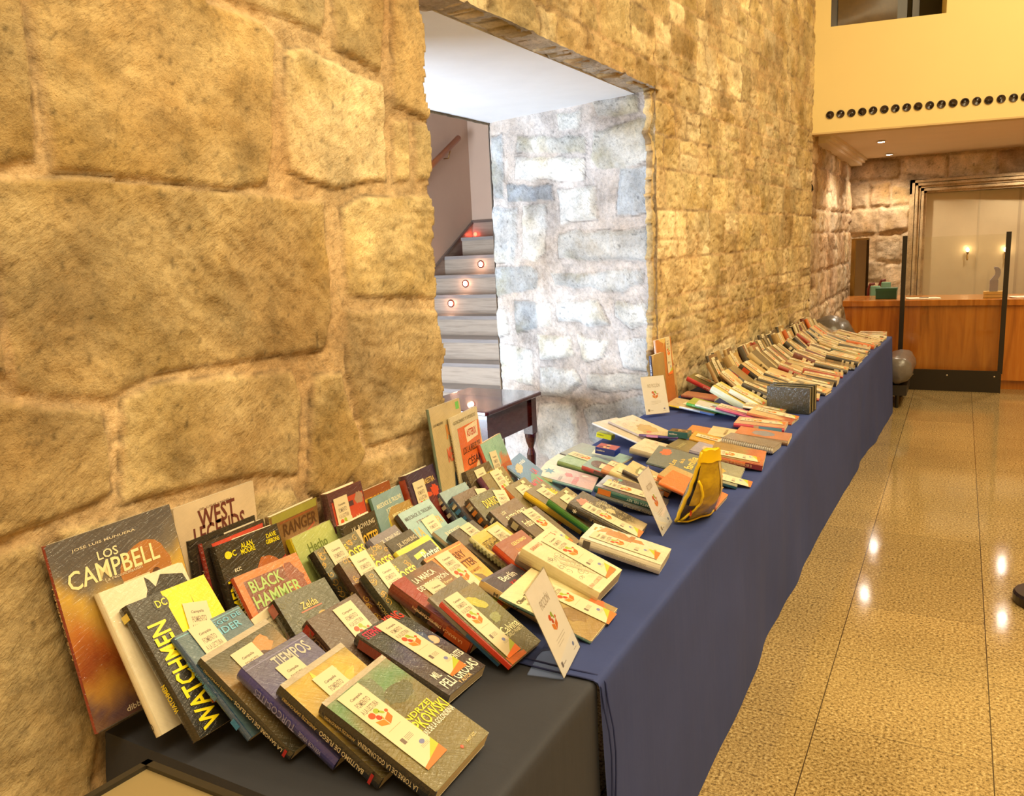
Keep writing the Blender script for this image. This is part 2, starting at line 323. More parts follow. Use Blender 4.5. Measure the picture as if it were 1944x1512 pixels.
# ---------------------------------------------------------------- measured data
# books: corner x,y,z, turn, tilt, roll, height, width, thickness
FIT={
'campbell':[-1.4256,0.8184,0.7626,0.0046,1.3652,0.0726,0.3795,0.268,0.0121],
'white':[-1.3144,0.8701,0.7527,-0.0619,1.0518,-0.0852,0.3012,0.1985,0.02],
'watchmen':[-1.2431,0.8961,0.7433,-0.0352,0.916,-0.1199,0.2971,0.1981,0.0285],
'ender':[-1.1585,0.953,0.7364,0.0122,0.7345,-0.0734,0.2545,0.1764,0.019],
'elfos':[-1.066,0.9676,0.7152,0.036,0.6023,0.0221,0.2659,0.176,0.0262],
'turcos':[-0.9673,0.9773,0.7178,0.0206,0.5368,-0.0522,0.2614,0.1752,0.0343],
'fuego':[-0.8655,0.9789,0.7093,0.0168,0.5195,0.015,0.2605,0.1733,0.0341],
'golondrina':[-0.7517,0.985,0.7114,0.0057,0.411,0.0663,0.2653,0.1745,0.0376],
'west':[-1.5041,1.1052,0.7196,-0.0072,1.5708,-0.0072,0.3992,0.2345,0.0107],
'blackframe':[-1.482,1.1308,0.7162,-0.0094,1.5128,-0.0029,0.3197,0.196,0.0128],
'redspine':[-1.4424,1.1552,0.7141,-0.0081,1.3955,0.0032,0.3097,0.1895,0.0165],
'moore':[-1.3973,1.1662,0.7145,-0.1042,1.2721,-0.0271,0.3033,0.1822,0.0285],
'hammer':[-1.2846,1.1675,0.7094,-0.1292,0.956,0.0196,0.2668,0.1782,0.0205],
'zeldag':[-1.212,1.1983,0.7095,-0.1243,0.8116,-0.009,0.2125,0.1517,0.0375],
'zeldab':[-1.0638,1.1877,0.707,-0.05,0.6638,0.0102,0.2195,0.155,0.0367],
'king':[-0.8906,1.2408,0.7199,-0.0047,0.349,-0.0629,0.2534,0.1518,0.0301],
'ranger':[-1.4867,1.3586,0.7158,0.0323,1.5499,-0.0122,0.3022,0.1807,0.0184],
'hay':[-1.3884,1.4148,0.7132,0.0383,1.1819,0.0122,0.2456,0.1551,0.0235],
'dios1':[-1.2811,1.4193,0.7086,-0.0165,0.9201,0.0172,0.2385,0.1591,0.0375],
'dios2':[-1.1725,1.3958,0.7081,-0.0641,0.8606,0.0136,0.2374,0.1598,0.0372],
'dios3':[-1.0868,1.3991,0.7086,-0.0803,0.7628,-0.0159,0.2295,0.1558,0.0342],
'marca':[-0.9503,1.4276,0.7314,-0.0064,0.4394,-0.0401,0.2498,0.1715,0.0384],
'greybook':[-0.8725,1.4283,0.7195,0.0082,0.6074,-0.0336,0.2241,0.145,0.0118],
'calvina':[-0.8401,1.4213,0.7223,-0.0419,0.5577,-0.0694,0.2186,0.1426,0.0166],
'hpred':[-1.4492,1.5631,0.7339,-0.0184,1.3847,-0.0187,0.2849,0.1428,0.0341],
'hpdark':[-1.4005,1.5636,0.7123,0.0006,1.3388,-0.0158,0.2241,0.1422,0.0286],
'hpgrey':[-1.2545,1.6421,0.7119,0.0801,0.7479,-0.05,0.2152,0.1398,0.0286],
'hpdark2':[-1.1938,1.646,0.7142,0.0612,0.6799,-0.0677,0.2176,0.1385,0.0296],
'hpyellow':[-1.1351,1.6132,0.7073,-0.0306,0.6851,0.009,0.2204,0.1465,0.02],
'hpgold':[-1.0117,1.5966,0.709,-0.0763,0.5876,-0.0154,0.238,0.1605,0.0211],
'mikered':[-1.4705,1.7326,0.7251,-0.0132,1.443,-0.0134,0.2504,0.1297,0.0135],
'mikeblue':[-1.4243,1.7539,0.7175,0.0439,1.287,-0.0091,0.2382,0.1503,0.017],
'mikegold':[-1.3923,1.7998,0.7067,-0.0545,1.1408,0.0474,0.2082,0.1536,0.0139],
'mikelight':[-1.3071,1.8146,0.7102,-0.0304,0.8352,0.0562,0.2154,0.1507,0.0257],
'lyceo':[-1.1706,1.8575,0.7069,-0.0464,0.5253,-0.0,0.2088,0.1463,0.0199],
'purplehp':[-1.4312,1.9169,0.7261,0.0161,1.2874,0.0168,0.2502,0.1506,0.0346],
'splat':[-1.4283,2.015,0.7173,-0.0693,1.236,0.0192,0.2198,0.1421,0.0199],
'plaid1':[-1.3203,2.0318,0.7074,-0.0765,0.8777,0.0096,0.211,0.1425,0.025],
'plaid2':[-1.2599,2.0408,0.7073,-0.0267,0.7861,-0.0007,0.2104,0.1396,0.0295],
'plaid3':[-1.2027,2.0459,0.7074,-0.0872,0.7615,0.0013,0.2106,0.1423,0.0299],
'darkwrap':[-1.1145,1.8486,0.7087,0.0144,0.5412,-0.0126,0.2002,0.1347,0.0317],
'wigetta':[-1.0239,1.8532,0.707,-0.0232,0.5216,0.0029,0.2197,0.1507,0.0192],
'orangered':[-0.9528,1.8207,0.707,-0.0902,0.5357,0.0015,0.1997,0.137,0.0284],
'caseplastic':[-1.4318,2.1933,0.7144,-0.0552,1.2451,0.0301,0.2143,0.1429,0.0286],
'tyler':[-1.3592,2.1883,0.7143,-0.0463,1.1127,0.0525,0.2139,0.1386,0.0304],
'islap':[-1.271,2.2124,0.7108,-0.0334,0.9071,0.0061,0.2168,0.1405,0.0309],
'islao':[-1.1629,2.245,0.7078,-0.0168,0.6713,-0.0081,0.2087,0.1395,0.0286],
'islay':[-1.0498,2.2802,0.7138,0.0055,0.4683,-0.0302,0.2343,0.1411,0.0282],
'islag':[-0.9628,2.2416,0.7069,0.0215,0.5297,0.0058,0.219,0.1403,0.0295],
'imos':[-1.1002,2.025,0.7075,-0.0849,0.6208,0.0597,0.2005,0.1418,0.0313],
'futbol':[-1.0219,2.0229,0.7219,-0.1201,0.5008,-0.0461,0.1895,0.1428,0.0302],
'flower':[-0.8557,2.2525,0.7147,0.084,0.4072,-0.0199,0.2424,0.1452,0.0297],
'maas2':[-0.8405,1.8198,0.707,0.0187,0.4062,0.0116,0.217,0.1399,0.0326],
'maas':[-0.7902,1.7975,0.7235,-0.0158,0.3672,0.0658,0.2442,0.1476,0.0423],
'killing':[-0.8834,1.6568,0.7129,-0.1015,0.3139,-0.0436,0.1977,0.1457,0.0251],
'twist':[-0.7303,1.623,0.708,0.0286,0.2947,0.0287,0.2569,0.1834,0.012],
'juegos':[-0.7108,2.0722,0.7132,0.1025,0.2379,-0.0388,0.2478,0.1454,0.0328],
'juegosm':[-1.4341,2.0649,0.7299,0.0441,1.4533,-0.0357,0.4268,0.2122,0.0126],
'asterix':[-1.4267,2.1724,0.7283,0.0956,1.446,-0.0268,0.3771,0.2207,0.0107],
'monstro':[-1.3809,2.3511,0.7121,0.1188,1.2221,-0.0195,0.2724,0.1923,0.0188],
'mola':[-1.268,2.5173,0.7154,0.2055,0.6579,-0.052,0.2292,0.2151,0.0118],
'whitetag':[-1.2939,2.9157,0.707,0.0693,0.2079,0.0123,0.2,0.149,0.012],
'star':[-1.191,2.6999,0.7165,0.2468,0.255,0.0189,0.2233,0.168,0.0151],
'greyback':[-1.244,3.0501,0.7072,-0.075,0.1597,0.0053,0.26,0.2035,0.012],
'greenfab':[-1.2279,2.9105,0.707,0.0368,0.2017,0.0028,0.2098,0.1491,0.0263],
'redmill':[-1.0958,2.8659,0.707,0.0879,0.2605,0.0056,0.2099,0.1489,0.0201],
'orangesm':[-1.0218,2.8342,0.707,0.0555,0.3027,0.0035,0.1898,0.1295,0.0202],
'creamsm':[-0.965,2.7646,0.709,0.0595,0.3621,-0.0176,0.1899,0.1282,0.0259],
'darkband':[-0.9116,2.7689,0.711,0.081,0.4126,0.0129,0.1928,0.1293,0.0234],
'monster':[-0.8759,2.5586,0.7046,0.0989,0.2245,0.0022,0.236,0.16,0.02],
'marker':[-0.8959,2.5646,0.7271,0.0989,0.2245,0.0022,0.2218,0.148,0.0271],
'orange1':[-0.7487,2.7784,0.707,-0.0007,0.3296,0.0008,0.2199,0.15,0.0196],
'orange2':[-0.709,2.6798,0.7104,-0.0104,0.3363,0.0125,0.2223,0.15,0.0199],
'familia':[-0.7023,2.9554,0.7126,0.0932,0.208,0.0916,0.3577,0.2071,0.012],
'beige':[-1.0144,3.2048,0.7071,-0.043,0.1697,0.0252,0.22,0.1722,0.0281],
'olive':[-0.854,3.2667,0.7083,-0.0722,0.2003,-0.0077,0.2399,0.1713,0.02],
'lilac':[-0.7387,3.2529,0.7089,0.0327,0.1961,-0.0115,0.2398,0.1681,0.0197],
'brownband':[-0.6638,3.2281,0.7138,0.1335,0.1574,0.0853,0.2167,0.1735,0.0286],
'spiral':[-0.6749,3.4974,0.7186,-0.034,0.1193,-0.0665,0.2329,0.1667,0.0261],
'atlas':[-1.2565,3.4003,0.736,-0.1287,0.2882,-0.1031,0.2566,0.2495,0.0121],
'atlas2':[-1.2124,3.4745,0.7262,-0.1474,0.298,-0.0688,0.2511,0.2458,0.0148],
'tealgreen':[-1.0766,3.428,0.7681,-0.2295,-0.0604,-0.1351,0.2091,0.1846,0.015],
'pokol':[-1.2521,4.7945,0.707,-0.0622,0.4043,0.0158,0.2245,0.1516,0.031],
'whites1':[-1.0202,4.4038,0.7075,-0.0906,0.4845,0.0236,0.2105,0.1423,0.0417],
'whites2':[-0.9143,4.4184,0.7077,-0.0749,0.4603,0.0045,0.2107,0.141,0.0296],
'whiteblue':[-1.1292,4.2394,0.7059,-0.0215,0.1593,-0.0,0.1996,0.1491,0.0142],
'whitek':[-1.006,4.2055,0.7156,0.1258,0.2406,-0.0465,0.2215,0.1581,0.0147],
'greenk':[-1.0751,4.2719,0.7082,0.0364,0.1972,-0.0017,0.2215,0.1601,0.019],
'pinkk':[-0.8652,4.12,0.719,0.06,0.2349,-0.0533,0.2289,0.1493,0.0153],
'yellowk':[-1.2157,4.3001,0.7068,-0.0324,0.1243,0.0388,0.2114,0.1799,0.0119],
'thinwhite':[-0.7772,4.2824,0.7231,0.0295,0.1378,-0.0615,0.2099,0.1488,0.0155],
'frontbrown':[-0.7049,4.1133,0.7069,-0.0655,0.1655,0.0282,0.2299,0.1517,0.0195],
'redblue':[-0.7088,3.9507,0.7091,0.0697,0.0634,-0.0112,0.2429,0.1691,0.0238],
'orangefl':[-0.9211,3.704,0.7116,0.0794,0.1277,-0.0312,0.2,0.1482,0.015],
'yellowfl':[-0.8231,3.4728,0.7121,0.1086,0.224,-0.0307,0.2179,0.1483,0.0198],
'creamfl':[-0.7627,3.6915,0.7077,0.1108,0.1233,-0.0037,0.2499,0.1788,0.01],
'orangegrey':[-0.6471,3.6882,0.71,0.0585,0.099,-0.0178,0.24,0.169,0.025],
'espada':[-1.4691,4.429,0.7188,0.014,1.4819,0.0665,0.239,0.1737,0.0201],
'bluesp':[-1.4602,4.1956,0.7255,-0.0108,1.4968,0.0579,0.3096,0.1738,0.0199],
'orangepl':[-1.4682,4.3239,0.7311,-0.0904,1.4825,0.0442,0.3749,0.1943,0.0171],
'flatred':[-1.2271,4.6049,0.708,0.0137,0.0988,-0.0071,0.2,0.1396,0.02],
'far_1_3':[-0.868,4.6145,0.707,0.0376,0.3953,0.0,0.2277,0.1358,0.04],
'far_1_4':[-0.6696,4.6245,0.7083,0.0865,0.1991,0.0055,0.2,0.1456,0.022],
'far_2_1':[-1.2288,4.7818,0.7087,-0.0159,1.105,0.0089,0.224,0.1389,0.028],
'far_2_2':[-1.0882,4.7792,0.707,-0.0451,0.6995,0.0,0.2111,0.155,0.022],
'far_2_3':[-0.8775,4.7748,0.707,-0.0511,0.2457,0.0,0.2028,0.1503,0.04],
'far_2_4':[-0.6704,4.7757,0.7076,0.1158,0.2069,0.004,0.2274,0.1392,0.022],
'far_3_0':[-1.3104,4.9561,0.707,-0.1185,1.2586,0.0,0.2311,0.1404,0.022],
'far_3_1':[-1.2342,4.9502,0.7074,0.0579,1.081,0.0073,0.205,0.1489,0.022],
'far_3_2':[-1.0741,4.9572,0.707,-0.0284,0.6491,0.0,0.2179,0.1388,0.028],
'far_3_3':[-0.866,4.9477,0.707,0.094,0.28,0.0,0.2,0.1523,0.046],
'far_3_4':[-0.6589,4.9417,0.7083,-0.1164,0.2171,0.0032,0.231,0.1482,0.022],
'far_4_0':[-1.3052,5.1175,0.707,0.0202,1.22,0.0,0.2332,0.1427,0.022],
'far_4_1':[-1.2065,5.1109,0.707,0.0182,1.0444,0.0,0.2149,0.1441,0.046],
'far_4_2':[-1.0546,5.123,0.707,-0.0758,0.6195,0.0,0.2062,0.1532,0.046],
'far_4_3':[-0.8621,5.1085,0.707,-0.0192,0.3322,0.0,0.2079,0.154,0.04],
'far_4_4':[-0.6509,5.1136,0.7078,0.0408,0.2057,0.0027,0.2382,0.1398,0.04],
'far_5_0':[-1.2842,5.2696,0.707,0.0375,1.2879,0.0,0.2288,0.1364,0.028],
'far_5_1':[-1.2128,5.2692,0.7073,-0.0272,1.0626,0.0019,0.2081,0.1533,0.022],
'far_5_2':[-1.0544,5.2737,0.707,-0.0884,0.592,0.0,0.2113,0.1456,0.028],
'far_5_3':[-0.8442,5.2746,0.7071,0.0883,0.3313,-0.0005,0.2292,0.1455,0.028],
'far_5_4':[-0.6412,5.2735,0.707,-0.0043,0.1634,0.0,0.2125,0.1357,0.046],
'far_6_0':[-1.2711,5.4531,0.707,0.0579,1.3614,0.0,0.203,0.1459,0.022],
'far_6_1':[-1.199,5.453,0.7071,0.0882,1.1449,0.0012,0.2366,0.142,0.04],
'far_6_2':[-1.0573,5.4415,0.7071,-0.03,0.7256,0.0004,0.2342,0.1465,0.046],
'far_6_3':[-0.8394,5.4521,0.707,0.0558,0.3804,0.0,0.2036,0.1373,0.034],
'far_6_4':[-0.6541,5.45,0.7082,0.0559,0.2063,0.0054,0.2227,0.1438,0.046],
'far_7_0':[-1.2675,5.6194,0.707,0.0391,1.3404,0.0,0.2092,0.149,0.04],
'far_7_1':[-1.1731,5.6157,0.7071,-0.0834,1.0603,0.0007,0.2142,0.1379,0.046],
'far_7_2':[-1.0294,5.6179,0.7072,-0.0641,0.6834,0.0013,0.2173,0.1528,0.034],
'far_7_3':[-0.8344,5.6073,0.707,0.0197,0.3009,0.0004,0.2301,0.139,0.028],
'far_7_4':[-0.6414,5.6078,0.707,0.1098,0.1792,0.0002,0.2199,0.1517,0.022],
'far_8_0':[-1.2519,5.7809,0.707,0.0049,1.271,0.0,0.211,0.1393,0.04],
'far_8_1':[-1.1641,5.7701,0.7072,-0.1176,1.0466,0.0008,0.2333,0.1475,0.034],
'far_8_2':[-1.0209,5.776,0.7071,0.0127,0.6997,0.0006,0.2283,0.1464,0.034],
'far_8_3':[-0.8356,5.7795,0.707,-0.0878,0.2683,0.0,0.2076,0.1504,0.034],
'far_8_4':[-0.6373,5.777,0.707,0.0451,0.2196,0.0,0.2179,0.1476,0.034],
'far_9_0':[-1.2519,5.9411,0.707,-0.0556,1.2355,0.0,0.2004,0.1444,0.022],
'far_9_1':[-1.1551,5.9313,0.707,0.0713,1.0286,0.0,0.2208,0.1473,0.028],
'far_9_2':[-1.005,5.93,0.707,-0.0741,0.6546,0.0,0.2373,0.1494,0.028],
'far_9_3':[-0.8163,5.9421,0.7077,0.0587,0.3955,-0.0027,0.222,0.1481,0.046],
'far_9_4':[-0.6062,5.9456,0.7081,0.093,0.217,0.0054,0.2078,0.1494,0.022],
'far_10_0':[-1.239,6.1042,0.707,-0.1019,1.2651,0.0,0.2316,0.1414,0.022],
'far_10_1':[-1.1572,6.096,0.7073,0.0798,1.0839,0.0047,0.2304,0.1446,0.022],
'far_10_2':[-0.9954,6.1039,0.707,0.1182,0.6606,-0.0001,0.2213,0.1487,0.028],
'far_10_3':[-0.8003,6.1025,0.707,0.0462,0.3279,0.0,0.2271,0.1438,0.04],
'far_10_4':[-0.6046,6.1044,0.7074,0.0046,0.2128,0.0009,0.2222,0.1516,0.046],
'far_11_0':[-1.2132,6.2662,0.707,0.0857,1.2406,0.0,0.2152,0.1519,0.046],
'far_11_1':[-1.1471,6.2665,0.7074,-0.128,1.1177,0.0016,0.2225,0.1391,0.046],
'far_11_2':[-0.9986,6.2688,0.707,0.0143,0.7255,0.0005,0.2017,0.1533,0.046],
'far_11_3':[-0.804,6.2617,0.707,0.0734,0.3876,0.0,0.2026,0.1458,0.04],
'far_11_4':[-0.6106,6.2583,0.7075,-0.0973,0.2055,0.0007,0.2195,0.1418,0.04],
'far_12_0':[-1.2118,6.4246,0.707,-0.0666,1.2382,0.0,0.2281,0.1545,0.022],
'far_12_1':[-1.1269,6.4294,0.707,0.0201,1.0471,0.0,0.2142,0.1474,0.022],
'far_12_2':[-0.9799,6.4293,0.707,0.0325,0.58,0.0,0.2287,0.149,0.04],
'far_12_3':[-0.7836,6.4292,0.707,0.0072,0.3383,0.0,0.2215,0.1523,0.046],
'far_12_4':[-0.6075,6.4342,0.7075,-0.0462,0.2735,0.0011,0.2342,0.1397,0.034],
'far_13_0':[-1.2199,6.5867,0.707,-0.0898,1.3594,0.0,0.2399,0.1528,0.028],
'far_13_1':[-1.1305,6.5915,0.707,-0.0914,1.0978,0.0,0.2174,0.1538,0.046],
'far_13_2':[-0.9912,6.5886,0.7071,0.1097,0.772,0.0022,0.2004,0.139,0.034],
'far_13_3':[-0.8016,6.5927,0.707,-0.0044,0.367,0.0,0.2303,0.1451,0.028],
'far_13_4':[-0.6042,6.5939,0.7076,-0.079,0.154,0.0015,0.2242,0.1531,0.04],
'far_14_0':[-1.2097,6.7539,0.707,0.0442,1.2277,0.0,0.2371,0.1369,0.022],
'far_14_1':[-1.1317,6.7636,0.707,0.0247,1.035,0.0,0.2156,0.1435,0.034],
'far_14_2':[-0.9587,6.762,0.707,-0.0317,0.6387,0.0,0.2338,0.1386,0.04],
'far_14_3':[-0.7738,6.7661,0.707,0.0737,0.3828,0.0,0.2038,0.1508,0.034],
'far_14_4':[-0.5927,6.7645,0.708,0.019,0.2119,0.0033,0.2247,0.1431,0.046],
'far_15_0':[-1.1753,6.9283,0.707,-0.0231,1.3465,0.0,0.2047,0.1499,0.028],
'far_15_1':[-1.1154,6.9196,0.7076,0.0358,1.2116,0.0087,0.2277,0.1501,0.028],
'far_15_2':[-0.9759,6.9186,0.707,0.098,0.7521,0.0002,0.2187,0.1352,0.034],
'far_15_3':[-0.772,6.9205,0.707,0.017,0.342,0.0,0.2385,0.141,0.028],
'far_15_4':[-0.5968,6.9241,0.7073,0.1162,0.2183,0.0017,0.2399,0.1478,0.022],
'far_16_0':[-1.1916,7.0868,0.707,0.0362,1.3372,0.0,0.2103,0.143,0.022],
'far_16_1':[-1.0949,7.0985,0.707,0.1141,1.0486,0.0,0.211,0.1418,0.046],
'far_16_2':[-0.9396,7.0888,0.707,0.0412,0.6718,0.0,0.2255,0.1512,0.022],
'far_16_3':[-0.7629,7.0895,0.707,0.0103,0.3762,0.0,0.2375,0.1427,0.028],
'far_16_4':[-0.5822,7.0931,0.7073,-0.0335,0.1889,0.0006,0.2196,0.1407,0.04],
'far_17_0':[-1.1642,7.2586,0.707,0.0666,1.209,0.0,0.2113,0.1493,0.034],
'far_17_1':[-1.1003,7.2643,0.707,0.0607,1.1166,0.0,0.2164,0.1487,0.022],
'far_17_2':[-0.9299,7.2524,0.707,-0.0055,0.6509,0.0,0.2378,0.1365,0.028],
'far_17_3':[-0.765,7.2598,0.7076,0.1072,0.3315,0.0039,0.2203,0.1537,0.04],
'far_17_4':[-0.5651,7.2505,0.707,-0.1181,0.0881,0.0002,0.1996,0.1434,0.022],
'far_18_0':[-1.1608,7.4246,0.707,0.0445,1.3159,0.0,0.2267,0.1441,0.034],
'far_18_1':[-1.0873,7.427,0.7071,-0.0656,1.1292,0.0004,0.2324,0.1377,0.034],
'far_18_2':[-0.9275,7.4238,0.7071,0.023,0.6561,0.0017,0.231,0.1475,0.034],
'far_18_3':[-0.7373,7.4273,0.707,-0.0613,0.26,0.0,0.2076,0.1406,0.028],
'far_18_4':[-0.5763,7.4132,0.7081,-0.0605,0.1905,0.0042,0.2349,0.1358,0.022],
'far_19_0':[-1.1507,7.5814,0.707,0.032,1.3004,0.0,0.2111,0.1501,0.028],
'far_19_1':[-1.0783,7.5867,0.707,-0.104,1.1063,0.0,0.2084,0.1419,0.028],
'far_19_2':[-0.929,7.5762,0.7071,0.0579,0.6742,0.0013,0.2247,0.1503,0.028],
'far_19_3':[-0.7375,7.5885,0.707,0.0119,0.2837,0.0,0.2061,0.1517,0.046],
'far_19_4':[-0.5545,7.5807,0.708,-0.0445,0.2464,0.0018,0.217,0.1424,0.022],
'far_20_0':[-0.9651,7.741,0.707,-0.0701,0.4496,0.0,0.2326,0.1443,0.022],
'far_20_1':[-0.7842,7.7513,0.707,-0.0873,0.1744,0.0,0.2121,0.1495,0.034],
'far_20_2':[-0.5368,7.7544,0.707,0.099,0.0995,-0.0001,0.2146,0.1374,0.04],
'far_21_0':[-0.9633,7.9123,0.7071,0.1087,0.4745,-0.0004,0.2323,0.1411,0.034],
'far_21_1':[-0.783,7.907,0.7072,-0.0263,0.2121,0.0004,0.2032,0.1516,0.022],
'far_21_2':[-0.5516,7.9053,0.707,0.014,0.0198,0.0002,0.2212,0.1509,0.046],
}
F2={"sign1":[-0.719,1.4532,0.7113,0.1774,1.1643,-0.0033,0.2232,0.1594,0.004],"sign2":[-0.8001,2.3759,0.7078,0.0848,1.1694,-0.0092,0.2101,0.1493,0.004],"sign3":[-1.4527,4.0585,0.7293,-0.7478,1.2582,-0.0438,0.2134,0.1445,0.004],"bluebox":[-1.2527,3.1009,0.7541,0.0028,0.1062,0.0426,0.0925,0.0654,0.0295],"yellowbox":[-1.4211,3.4769,0.7266,0.0143,0.1525,-0.0228,0.0797,0.0496,0.025],"tealbox":[-1.0344,3.431,0.7734,-0.0025,0.0394,-0.0073,0.0922,0.0633,0.0278]}
# stones of the near wall (y,z) and of the embrasure side (depth,z)
NEAR=[[[0.76,2.25],[0.97,2.32],[0.95,2.13],[0.94,2.0],[0.93,1.86],[0.86,1.84],[0.69,1.81]],[[0.99,2.32],[0.96,2.14],[0.96,2.0],[0.96,1.84],[1.19,1.83],[1.37,1.82],[1.52,1.84],[1.55,1.97],[1.58,2.19],[1.54,2.22],[1.38,2.23],[1.38,2.45]],[[1.45,2.47],[1.44,2.25],[1.6,2.25],[1.77,2.24],[1.79,2.33],[1.82,2.59]],[[1.62,2.17],[1.71,2.19],[1.9,2.16],[2.02,2.15],[2.0,1.87],[1.76,1.84],[1.6,1.87],[1.59,2.0]],[[1.85,2.6],[1.82,2.33],[1.81,2.21],[2.01,2.18],[2.04,2.36],[2.07,2.68]],[[2.12,2.69],[2.08,2.37],[2.06,2.09],[2.23,2.07],[2.37,2.13],[2.45,2.8]],[[2.05,2.05],[2.13,2.06],[2.12,1.88],[2.04,1.87]],[[2.16,2.05],[2.37,2.08],[2.35,1.88],[2.15,1.88]],[[0.69,1.81],[0.86,1.82],[1.02,1.83],[1.45,1.81],[1.72,1.8],[1.7,1.49],[1.66,1.4],[1.36,1.41],[1.12,1.42],[1.01,1.39],[0.83,1.43],[0.83,1.57],[0.84,1.73],[0.68,1.76]],[[1.79,1.79],[1.87,1.82],[2.38,1.84],[2.34,1.49],[1.77,1.54]],[[1.76,1.5],[2.33,1.45],[2.29,1.07],[1.8,1.09],[1.75,1.34]],[[0.67,1.72],[0.82,1.72],[0.82,1.57],[0.82,1.46],[0.63,1.47]],[[0.63,1.44],[0.79,1.42],[0.99,1.37],[1.0,1.29],[0.99,1.19],[0.85,1.17],[0.75,1.17],[0.58,1.16]],[[1.04,1.38],[1.12,1.4],[1.53,1.36],[1.56,1.28],[1.52,1.09],[1.39,1.12],[1.01,1.16]],[[1.61,1.34],[1.72,1.33],[1.8,1.07],[1.65,0.96],[1.55,1.03]],[[1.72,1.06],[2.32,1.0],[2.29,0.68],[1.77,0.85]],[[0.58,1.14],[0.75,1.14],[0.82,1.14],[0.88,0.71],[0.85,0.58],[0.8,0.26],[0.48,0.54]],[[0.86,1.15],[1.49,1.06],[1.56,0.93],[0.98,0.88],[0.91,0.8]]]
JAMB=[[[1.04,2.36],[0.49,2.29],[0.49,2.19],[1.05,2.25]],[[1.07,2.23],[0.5,2.17],[0.5,2.04],[1.08,2.09]],[[1.16,2.07],[0.76,2.03],[0.76,1.93],[1.16,1.96]],[[0.43,2.31],[-0.0,2.35],[-0.01,2.11],[0.22,2.07],[0.4,2.1],[0.46,2.16]],[[0.25,2.08],[-0.0,2.07],[0.03,1.81],[0.27,1.82]],[[0.72,2.0],[0.41,2.0],[0.42,1.8],[0.71,1.79]],[[1.3,1.94],[1.07,1.92],[1.11,1.55],[1.31,1.56]],[[1.03,1.93],[0.81,1.92],[0.84,1.63],[0.92,1.57],[1.05,1.59]],[[0.73,1.74],[0.02,1.73],[0.03,1.54],[0.72,1.57]],[[1.31,1.53],[0.96,1.55],[0.89,1.5],[0.91,1.4],[1.3,1.33]],[[0.8,1.49],[0.08,1.5],[0.1,1.43],[0.23,1.37],[0.77,1.4]],[[1.15,1.31],[0.91,1.31],[0.92,1.13],[1.12,1.09]],[[0.77,1.3],[0.43,1.32],[0.34,1.18],[0.51,1.16],[0.76,1.18]],[[0.3,1.32],[0.04,1.31],[0.05,1.18],[0.19,1.15],[0.3,1.22]],[[1.32,1.26],[1.22,1.26],[1.19,1.09],[1.33,1.03]],[[0.95,1.09],[0.66,1.09],[0.63,0.96],[0.93,0.92]],[[0.61,1.11],[0.36,1.07],[0.39,0.96],[0.55,0.93]],[[0.29,1.09],[0.05,1.11],[0.06,0.91],[0.24,0.91]],[[0.94,0.87],[0.63,0.88],[0.58,0.79],[0.72,0.69],[0.93,0.68]],[[0.54,0.86],[0.06,0.89],[0.06,0.79],[0.54,0.75]],[[0.95,0.63],[0.62,0.65],[0.61,0.35],[0.74,0.17],[0.99,0.3]],[[0.56,0.64],[0.09,0.76],[-0.0,0.59],[0.42,0.38],[0.53,0.44]],[[1.3,1.02],[1.0,0.98],[0.99,0.74],[1.3,0.77]],[[0.45,2.49],[0.11,2.47],[0.1,2.36],[0.39,2.38]],[[0.72,2.45],[0.5,2.44],[0.52,2.33],[0.7,2.35]],[[1.28,2.39],[1.16,2.39],[1.19,1.98],[1.28,1.99]],[[0.94,1.3],[0.81,1.3],[0.82,1.15],[0.9,1.13]],[[1.3,0.67],[0.99,0.68],[1.03,0.43],[1.32,0.43]]]
NOZ=[[0.138,2.752],[0.229,2.753],[0.323,2.753],[0.416,2.755],[0.508,2.758],[0.603,2.759],[0.695,2.759],[0.79,2.759],[0.883,2.759],[0.978,2.759],[1.073,2.759],[1.167,2.76],[1.261,2.759],[1.355,2.759],[1.449,2.758],[1.546,2.759],[1.641,2.759],[1.732,2.759]]
# ================================================================ ROOM
def vnoise(u, v, sc, seed):
    x=u*sc+seed*17.3; y=v*sc+seed*7.7; xi=np.floor(x).astype(int); yi=np.floor(y).astype(int); fx=x-xi; fy=y-yi
    fx=fx*fx*(3-2*fx); fy=fy*fy*(3-2*fy)
    def h(a,b):
        n=(a*374761393+b*668265263+seed*1442695)&0x7fffffff; n=((n^(n>>13))*1274126177)&0x7fffffff; return ((n^(n>>16))&0xffff)/65535.
    return (h(xi,yi)*(1-fx)+h(xi+1,yi)*fx)*(1-fy)+(h(xi,yi+1)*(1-fx)+h(xi+1,yi+1)*fx)*fy
def fbm(u,v,sc,seed,o=4,g=.55):
    a=1;t=0;s=0
    for k in range(o): t=t+a*vnoise(u,v,sc*2**k,seed+k); s+=a; a*=g
    return t/s
def polyfield(U,V,polys):
    # signed inside distance to the stones and their index
    D=np.full(U.shape,-.05); I=np.full(U.shape,-1)
    for k,P in enumerate(polys):
        P=np.array(P); ins=np.zeros(U.shape,bool); dm=np.full(U.shape,9.)
        for i in range(len(P)):
            (x0,y0),(x1,y1)=P[i],P[(i+1)%len(P)]
            cond=((y0>V)!=(y1>V))&(U<(x1-x0)*(V-y0)/((y1-y0) if y1!=y0 else 1e-9)+x0); ins^=cond
            L2=(x1-x0)**2+(y1-y0)**2+1e-12; t=np.clip(((U-x0)*(x1-x0)+(V-y0)*(y1-y0))/L2,0,1); dm=np.minimum(dm,np.hypot(U-x0-t*(x1-x0),V-y0-t*(y1-y0)))
        d=np.where(ins,dm,-dm); up=d>D; D=np.where(up,d,D); I=np.where(up&ins,k,I)
    return D,I
